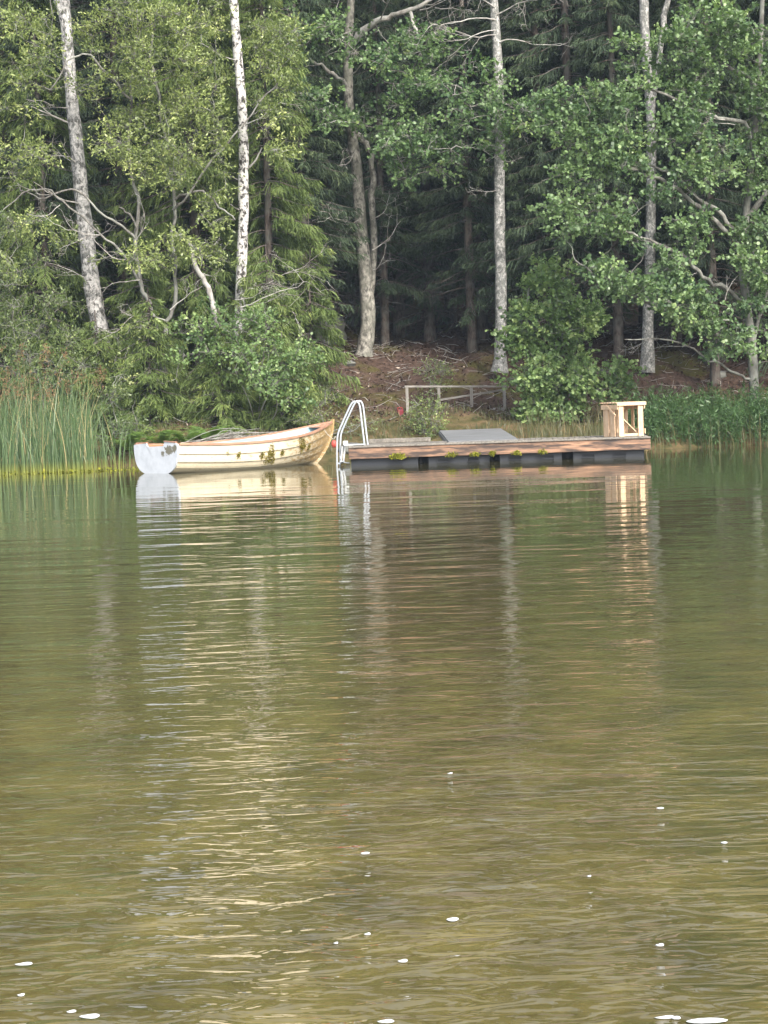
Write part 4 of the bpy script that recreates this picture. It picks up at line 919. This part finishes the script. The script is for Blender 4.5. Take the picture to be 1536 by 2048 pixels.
mb = MB(); box(mb, JL / 2, JW - .03, ZD - .16, JL - .1, .06, .22); bevel(mb.build('rear_beam', M['beam'], jetty), .008)
mb = MB(); box(mb, .95, JW - .08, ZD + .05, 1.35, .12, .09); bevel(mb.build('rear_kerb', M['deckwood'], jetty), .01)
def float_box(x0, x1, y0, y1, z0, z1, holes):
    """float with recessed hand grips in its front face"""
    mb = MB(); xs = sorted({x0, x1, *[h for hh in holes for h in hh[:2]]}); zs = sorted({z0, z1, z1 - .06, z1 - .118})
    for a, b in zip(xs[:-1], xs[1:]):
        for c, d in zip(zs[:-1], zs[1:]):
            hol = any(h[0] <= a and b <= h[1] for h in holes) and abs(d - (z1 - .06)) < 1e-6
            y = y0 + (.045 if hol else 0)
            mb.add([[a, y, c], [b, y, c], [b, y, d], [a, y, d]], [[0, 1, 2, 3]], 0, None, False)
            if hol:
                mb.add([[a, y0, c], [b, y0, c], [b, y, c], [a, y, c], [a, y0, d], [b, y0, d], [b, y, d], [a, y, d]], [[0, 1, 2, 3], [4, 7, 6, 5], [0, 3, 7, 4], [1, 5, 6, 2]], 0, None, False)
                e = .012                                                      # raised rim of the grip
                for (p, q) in (((a - e, c - e), (b + e, c)), ((a - e, d), (b + e, d + e)), ((a - e, c), (a, d)), ((b, c), (b + e, d))):
                    box(mb, (p[0] + q[0]) / 2, y0 - .006, (p[1] + q[1]) / 2, q[0] - p[0], .018, q[1] - p[1])
    v = [[x0, y0, z0], [x1, y0, z0], [x1, y1, z0], [x0, y1, z0], [x0, y0, z1], [x1, y0, z1], [x1, y1, z1], [x0, y1, z1]]
    mb.add(v, [[3, 2, 1, 0], [4, 5, 6, 7], [1, 2, 6, 5], [2, 3, 7, 6], [3, 0, 4, 7]], 0, None, False)
    for zz in (z0 + .05, z1 - .03): box(mb, (x0 + x1) / 2, y0 - .006, zz, x1 - x0 + .012, .014, .022)
    return mb
ztop = ZD - .28
for a, b, hs_ in ((.02, 1.44, ()), (1.66, 2.94, ((.18, .42), (.82, 1.06))), (3.16, 4.46, ((.20, .45), (.88, 1.13))), (4.70, 6.18, ((.18, .44), (.84, 1.10)))):
    b = min(b, JL - .06)
    float_box(a, b, .08, JW - .1, -.32, ztop, [(a + h0, a + h1) for h0, h1 in hs_]).build('float', M['black_plastic'], jetty)
mb = MB(); box(mb, JL / 2, .55, .02, JL - .2, .5, .26); mb.build('gap_shade_bar', M['black'], jetty)  # bar added behind the floats so the gaps between them look dark
for xx in (1.50, 2.98, 4.58):
    mb = MB(); box(mb, xx, .10, ZD - .33, .05, .07, .16); mb.build('float_bracket', M['black'], jetty)
rng = np.random.RandomState(18)
for xx, r_, n in ((1.02, .15, 260), (2.15, .09, 90), (2.65, .09, 90), (3.52, .08, 90), (4.05, .07, 60), (3.0, .05, 110)):
    mb = MB(); P = np.stack([xx + rng.normal(0, r_ * .5, n), np.full(n, -.022), ZD - .262 + np.abs(rng.normal(0, .03, n)) * np.where(r_ > .1, 1.2, .8)], -1)
    leaves(mb, P, nrm(rng.normal(0, .5, (n, 3)) + (0, -.4, -.6)), 3, np.full(n, .02), .04, .022, rng, 0, OVATE, .2, tone=np.clip(rng.normal(.6, .2, n), 0, 1)); mb.build('moss_clump', M['moss'], jetty)

# gangway from the deck to the bank
g0, g1, g2, g3 = at(897, 887, 46.8), at(1036, 884, 46.8), at(1001, 857.5, 51.4), at(879, 861.5, 51.4)
g0[2] = g1[2] = ZD + .02; g2[2] = g3[2] = .60
gang = tag(empty('gangway', tuple((g0 + g1) / 2)), 'flat grey gangway sloping up from the jetty deck to the bank', 'gangway')
M['plate'] = wood_mat('grey_gangway_boards', (.20, .205, .21), (.11, .115, .12), (.06, .06, .055), .75, 0, .8, .6)
o0 = (g0 + g1) / 2
mb = MB(); nb = 14
for k in range(nb):
    a, b = k / nb, (k + .94) / nb
    p = [g0 + (g3 - g0) * a, g1 + (g2 - g1) * a, g1 + (g2 - g1) * b, g0 + (g3 - g0) * b]
    V = np.array(p + [q_ - (0, 0, .03) for q_ in p]) - o0
    mb.add(V, [[0, 1, 2, 3], [7, 6, 5, 4], [0, 4, 5, 1], [1, 5, 6, 2], [2, 6, 7, 3], [3, 7, 4, 0]], 0, None, False)
mb.build('walking_surface', M['plate'], gang)
for a, b in ((g0, g3), (g1, g2)):
    mb = MB(); bar(mb, a - o0 + (0, .02, -.075), b - o0 + (0, 0, -.075), .05, .09); bevel(mb.build('side_rail', M['plate'], gang), .006)

# ------------------------------------------------------------------ bathing ladder
lad = tag(empty('bathing_ladder', (at(690, 905, 46.7)[0], 46.7, 0)), 'galvanised bathing ladder with tall looped handrails at the end of the jetty', 'ladder')
lo = np.array(lad.location)
for dY, dx in ((46.45, 0), (46.98, 6.5)):
    pts = [(674, 935), (674, 905), (674.5, 880), (676.5, 866), (683, 850), (692, 830), (701, 811), (706, 804.5), (712, 802.5), (717, 806), (720, 816), (723, 840), (726, 865), (729, 888)]
    mb = MB(); P = spline([at(px + dx, py - dx * .12, dY) for px, py in pts], 60); P[-1, 2] = ZD
    tubes(mb, P - lo, np.full(60, .021), 10); mb.build('handrail', M['galv'], lad)
mb = MB(); a, b = at(676, 921, 46.45), at(682, 920, 46.98); a[2] = b[2] = .06; bar(mb, a - lo, b - lo, .09, .03); mb.build('step', M['galv'], lad)
mb = MB(); P = spline([at(679, 912, 46.5), at(683, 921, 46.5), at(690, 925, 46.5), at(699, 926, 46.5)], 12); tubes(mb, P - lo, np.full(12, .014), 8); mb.build('lower_brace', M['galv'], lad)
mb = MB(); c = at(691, 887, 46.6)
box(mb, *(c - lo + (0, 0, .015)), .10, .34, .075); box(mb, *(c - lo + (.19, .05, -.030)), .46, .62, .014); bevel(mb.build('deck_bracket', M['bracket'], lad), .006)
for dx in (-4, 1):
    mb = MB(); a, b = at(689 + dx, 892, 46.5), at(686 + dx, 924, 46.5); bar(mb, a - lo, b - lo, .035, .012, up=(0, 1, 0)); mb.build('bracket_strap', M['bracket'], lad)

# red mooring buoy between bow and ladder
c = at(668, 888, 47.6); mb = MB()
th = np.linspace(0, math.pi, 9); prof = np.c_[np.sin(th) * .062, np.cos(th) * .085]
prof[0, 0] = prof[-1, 0] = .004
an = np.linspace(0, 2 * math.pi, 15)[:-1]
V = np.array([[r_ * math.cos(a), r_ * math.sin(a), z] for r_, z in prof for a in an]); i, j = np.meshgrid(np.arange(8), np.arange(14), indexing='ij'); j2 = (j + 1) % 14
buoy = tag(empty('mooring_buoy', tuple(c)), 'small red buoy hanging between the boat bow and the ladder', 'buoy')
mb.add(V, np.stack([i * 14 + j, (i + 1) * 14 + j, (i + 1) * 14 + j2, i * 14 + j2], -1).reshape(-1, 4)); mb.build('float', mat('red_plastic', (.50, .08, .06), .45, .4), buoy)
mb = MB(); tubes(mb, spline([(0, 0, .10), (.03, .02, .16), (.06, .05, .12)], 10), np.full(10, .008), 5)
tubes(mb, spline([(-.02, 0, .11), (-.12, .1, .20), (-.20, .3, .30)], 10), np.full(10, .006), 5); mb.build('rope', M['rope'], buoy)

# ------------------------------------------------------------------ slatted crate
M['pine'] = wood_mat('fresh_pine', (.66, .49, .33), (.50, .34, .21), (.30, .17, .09), .35, 2, 1.2, .65)
M['pine_x'] = wood_mat('fresh_pine_cross', (.66, .49, .33), (.50, .34, .21), (.30, .17, .09), .35, 0, 1.2, .65)
cx0 = at(1239, 873, 45.98)                                     # front left foot
CA = math.radians(30)
crate = tag(empty('slatted_crate', (cx0[0], cx0[1], ZD + .002), CA - math.radians(4)), 'open crate of fresh pale pine slats standing on the right end of the jetty', 'crate')
cw, cdp, ch = .60, .62, .70
# rotate so the front face looks to the camera's right side
def cpart(name, *boxes, m='pine'):
    mb = MB()
    for b in boxes: box(mb, *b)
    return bevel(mb.build(name, M[m], crate), .004)
for (x_, y_) in ((.058, .0), (cw - .058, .0)): cpart('corner_post', (x_, y_ + .012, ch / 2, .122, .024, ch))
for (x_, y_) in ((.05, cdp), (cw - .05, cdp)): cpart('corner_post', (x_, y_ - .012, ch / 2, .10, .024, ch))
for k, (y_, z0, z1) in enumerate(((.235, .0, .64), (.485, 0.0, .64))): cpart('side_slat', (-.014, y_, (z0 + z1) / 2, .022, .195, z1 - z0))
for k, y_ in enumerate((.14, .38)): cpart('side_slat', (cw + .014, y_ + .05, .33, .022, .10, .66))
for k, x_ in enumerate((.20, .40)): cpart('back_slat', (x_, cdp + .014, .33, .155, .022, .66))
cpart('side_rail', (-.038, cdp / 2, ch - .075, .024, cdp + .02, .10)); cpart('side_rail', (.03, cdp / 2, .05, .024, cdp - .06, .08))
cpart('side_rail', (cw + .038, cdp / 2, ch - .075, .024, cdp + .02, .10)); cpart('side_rail', (cw + .038, cdp / 2, .10, .024, cdp + .02, .11))
cpart('cross_rail', (cw / 2, .04, .035, cw - .12, .024, .055), m='pine_x'); cpart('cross_rail', (cw / 2, cdp - .05, ch - .10, cw - .02, .024, .10), m='pine_x')
mb = MB(); bar(mb, (.10, .10, .42), (.52, .14, .06), .024, .07, up=(0, 1, 0)); bevel(mb.build('brace', M['pine_x'], crate), .004)
mb = MB(); bar(mb, (-.05, .06, .44), (-.05, .40, .66), .05, .022, up=(1, 0, 0)); bevel(mb.build('brace', M['pine_x'], crate), .004)
for k in range(6): cpart('top_slat', (cw / 2 + .005, -.005 + .055 + k * .112, ch + .014, cw + .13, .095, .024), m='pine_x')
cpart('top_slat', (cw / 2 + .005, -.022, ch - .014, cw + .12, .022, .07), m='pine_x')

# ------------------------------------------------------------------ wooden railing on the bank
M['greywood'] = wood_mat('silver_grey_timber', (.25, .235, .21), (.14, .13, .115), (.10, .09, .08), .4, 2, 1.0)
M['greywood_x'] = wood_mat('silver_grey_rail', (.27, .255, .23), (.15, .14, .125), (.10, .09, .08), .4, 0, 1.0)
Yr = 55.6; r0, r1 = at(811, 773, Yr), at(1010, 773, Yr + .35)
ro = np.array([r0[0], r0[1], ground(r0[0], r0[1])]); rail = tag(empty('wooden_railing', tuple(ro)), 'low weathered wooden railing with four posts on the brown bank', 'railing')
mb = MB(); bar(mb, r0 - ro + (-.03, 0, 0), r1 - ro + (.03, 0, 0), .09, .05); bevel(mb.build('top_rail', M['greywood_x'], rail), .006)
for px in (813.5, 877, 942, 1008):
    f_ = (px - 811) / (1010 - 811); t_ = r0 + (r1 - r0) * f_; b_ = t_.copy(); b_[2] = min(float(ground(t_[0], t_[1])), t_[2] - .58) - .06
    mb = MB(); bar(mb, b_ - ro, t_ - ro - (0, 0, .027), .075, .075, up=(0, 1, 0)); bevel(mb.build('post', M['greywood'], rail), .006)
a, b = at(862, 822, Yr - .08), at(1006, 818, Yr + .27)
mb = MB(); bar(mb, a - ro, b - ro, .05, .075); bevel(mb.build('foot_plank', M['greywood_x'], rail), .006)
a, b = at(880, 800, Yr + .1), at(1004, 780, Yr + .45)
mb = MB(); bar(mb, a - ro, b - ro, .03, .05); bevel(mb.build('slanting_rail', M['greywood_x'], rail), .005)

# red container by the railing
c = at(800, 820, 55.5); c[2] = float(ground(c[0], c[1])) - .01
rb = tag(empty('canister', tuple(c), .3), 'small red container on the ground beside the left railing post', 'container')
mb = MB(); box(mb, 0, 0, .09, .16, .11, .18); bevel(mb.build('body', mat('red_container', (.13, .012, .02), .5), rb), .02, 3)
mb = MB(); tubes(mb, spline([(-.06, 0, .18), (-.05, 0, .225), (.05, 0, .225), (.06, 0, .18)], 14), np.full(14, .011), 6); mb.build('handle', mat('dark_red', (.25, .02, .02), .5), rb)

# stump, boulders
def rock(name, label, cat, c, size, seed, m):
    rng = np.random.RandomState(seed); nu, nv = 22, 14; mb = MB()
    u = np.linspace(0, 2 * math.pi, nu, endpoint=False); v = np.linspace(0.02, math.pi - .02, nv); U, W_ = np.meshgrid(u, v)
    d = np.stack([np.cos(U) * np.sin(W_), np.sin(U) * np.sin(W_), np.cos(W_)], -1)
    k = rng.normal(0, 1, (9, 3)) * 2.2; ph = rng.uniform(0, 6.28, 9); f = 1 + sum(.05 * np.sin(d @ k[q_] * (1 + q_ * .25) + ph[q_]) for q_ in range(9))
    V = d * f[..., None] * np.array(size); i, j = np.meshgrid(np.arange(nv - 1), np.arange(nu), indexing='ij'); j2 = (j + 1) % nu
    mb.add(V, np.stack([i * nu + j, (i + 1) * nu + j, (i + 1) * nu + j2, i * nu + j2], -1).reshape(-1, 4))
    o = mb.build(name, m); o.location = tuple(c); return tag(o, label, cat)
M['stone'] = bark_mat('lichen_stone', (.13, .13, .125), (.05, .05, .05), (.19, .195, .17), .35, .65, 1, 3)
rock('boulder', 'grey lichen boulder under the dark spruces left of the aspen', 'boulder', gat(X_at(652, 63, 680), 63, .25), (.55, .45, .55), 1, M['stone'])
rock('stone', 'small pale mossy stone on the slope just left of the aspen foot', 'stone', gat(X_at(700, 59.8, 735), 59.8, .03), (.16, .13, .10), 2, M['stone'])
rock('stone', 'pale stone lying on the shaded slope to the left of the big alder', 'stone', gat(X_at(1437, 58.5, 748), 58.5, .05), (.22, .14, .12), 3, M['stone'])
rock('stone', 'flat grey stone at the waterline behind the ladder', 'stone', gat(X_at(703, 51.6, 880), 51.4, .05), (.30, .2, .16), 4, M['stone'])
rng = np.random.RandomState(44); tm = MB(); b = np.array(gat(X_at(1080, 55, 800), 55, -.1))
P = b + np.c_[np.zeros(9), np.zeros(9), np.linspace(0, .72, 9)]; tubes(tm, P, np.array([.25, .21, .19, .18, .175, .17, .17, .165, .15]), 14, 0, None, True)
o = tm.build('tree_stump', M['dead_bark'], None, tuple(b)); tag(o, 'weathered grey tree stump under the alder bush', 'stump')
# exposed roots at the foot of the aspen
# ------------------------------------------------------------------ white petals floating near the camera
M['petal'] = mat('white_petal', (.70, .72, .75), .5, .3)
rng = np.random.RandomState(55)
pet = [(900, 1548, 11, 5), (1320, 1618, 15, 6), (1448, 1687, 13, 5), (905, 1841, 26, 8), (1320, 1892, 17, 6), (806, 1924, 20, 7), (48, 1930, 36, 6), (42, 1992, 16, 5), (143, 2025, 20, 5), (180, 2035, 40, 10), (772, 2045, 34, 7), (1330, 2037, 40, 6), (1352, 2038, 18, 10), (1412, 2044, 90, 11), (735, 1870, 14, 4), (672, 1888, 10, 4), (1178, 1754, 9, 4), (730, 1708, 18, 4)]
names = ['white petal farthest out, below the middle of the aspen reflection', 'white petal on the right, alone beneath the crate reflection', 'white petal nearest the right edge, halfway down the open water', 'large oval white petal right of the middle near the bottom', 'white petal low on the right above the biggest white streak',
         'white petal low in the middle, left of the large oval one', 'long thin slanting white petal at the lower left edge', 'small white petal at the left edge under the long slanting one', 'thin white petal just above the broad one at the lower left', 'broad white petal at the lower left corner',
         'white petal cut by the bottom edge near the middle', 'thin white petal touching the left tip of the biggest streak', 'roundish white petal between the thin one and the biggest streak', 'biggest white streak of petals at the lower right corner', 'tiny white petal left of the large oval one',
         'tiny pale petal farther left of the large oval one', 'tiny white petal right of the middle in open water', 'flat white petal left of the middle, far above the bottom ones']
for (px, py, wp, hp), lab in zip(pet, names):
    d = at(px, py, 10.0) - CAM; p = CAM + d * (-CAMH / d[2]); sc = FPX / p[1]
    a = wp / sc / 2; b = min(a * 1.2, hp / sc / 2 / max(.12, CAMH / p[1])); n = 14; th = np.linspace(0, 2 * math.pi, n, endpoint=False)
    rr = 1 + .05 * np.sin(th * 2 + rng.uniform(0, 6)) + .07 * np.sin(th * 3 + rng.uniform(0, 6)) - .10 * np.abs(np.sin(th))
    top = np.c_[np.cos(th) * a * rr, np.sin(th) * b * rr, .0016 + .001 * np.sin(th * 2)]; bot = top * (.9, .9, 0) + (0, 0, -.0004)
    mb = MB(); k = np.arange(n); k2 = (k + 1) % n
    mb.add(np.concatenate([top, [[0, 0, .0012]]]), np.stack([k, k2, np.full(n, n)], -1)); mb.add(np.concatenate([top, bot]), np.stack([k, n + k, n + k2, k2], -1))
    o = mb.build('petal', M['petal']); o.location = (p[0], p[1], .002); tag(o, lab, 'petal', 'white petals floating on the water')

# ------------------------------------------------------------------ thin bluish haze volume added to lift the dark forest interior
mb = MB(); box(mb, 0, 55, 28, 330, 330, 66)
hz = mb.build('haze', []); hm = bpy.data.materials.new('haze_air'); hm.use_nodes = True
hm.node_tree.nodes.clear(); ho = hm.node_tree.nodes.new('ShaderNodeOutputMaterial'); hv = hm.node_tree.nodes.new('ShaderNodeVolumePrincipled')
hv.inputs['Color'].default_value = (.66, .82, 1.0, 1); hv.inputs['Density'].default_value = HAZE; hv.inputs['Anisotropy'].default_value = 0.0
hm.node_tree.links.new(hv.outputs[0], ho.inputs['Volume']); hz.data.materials.append(hm); tag(hz, kind='stuff')
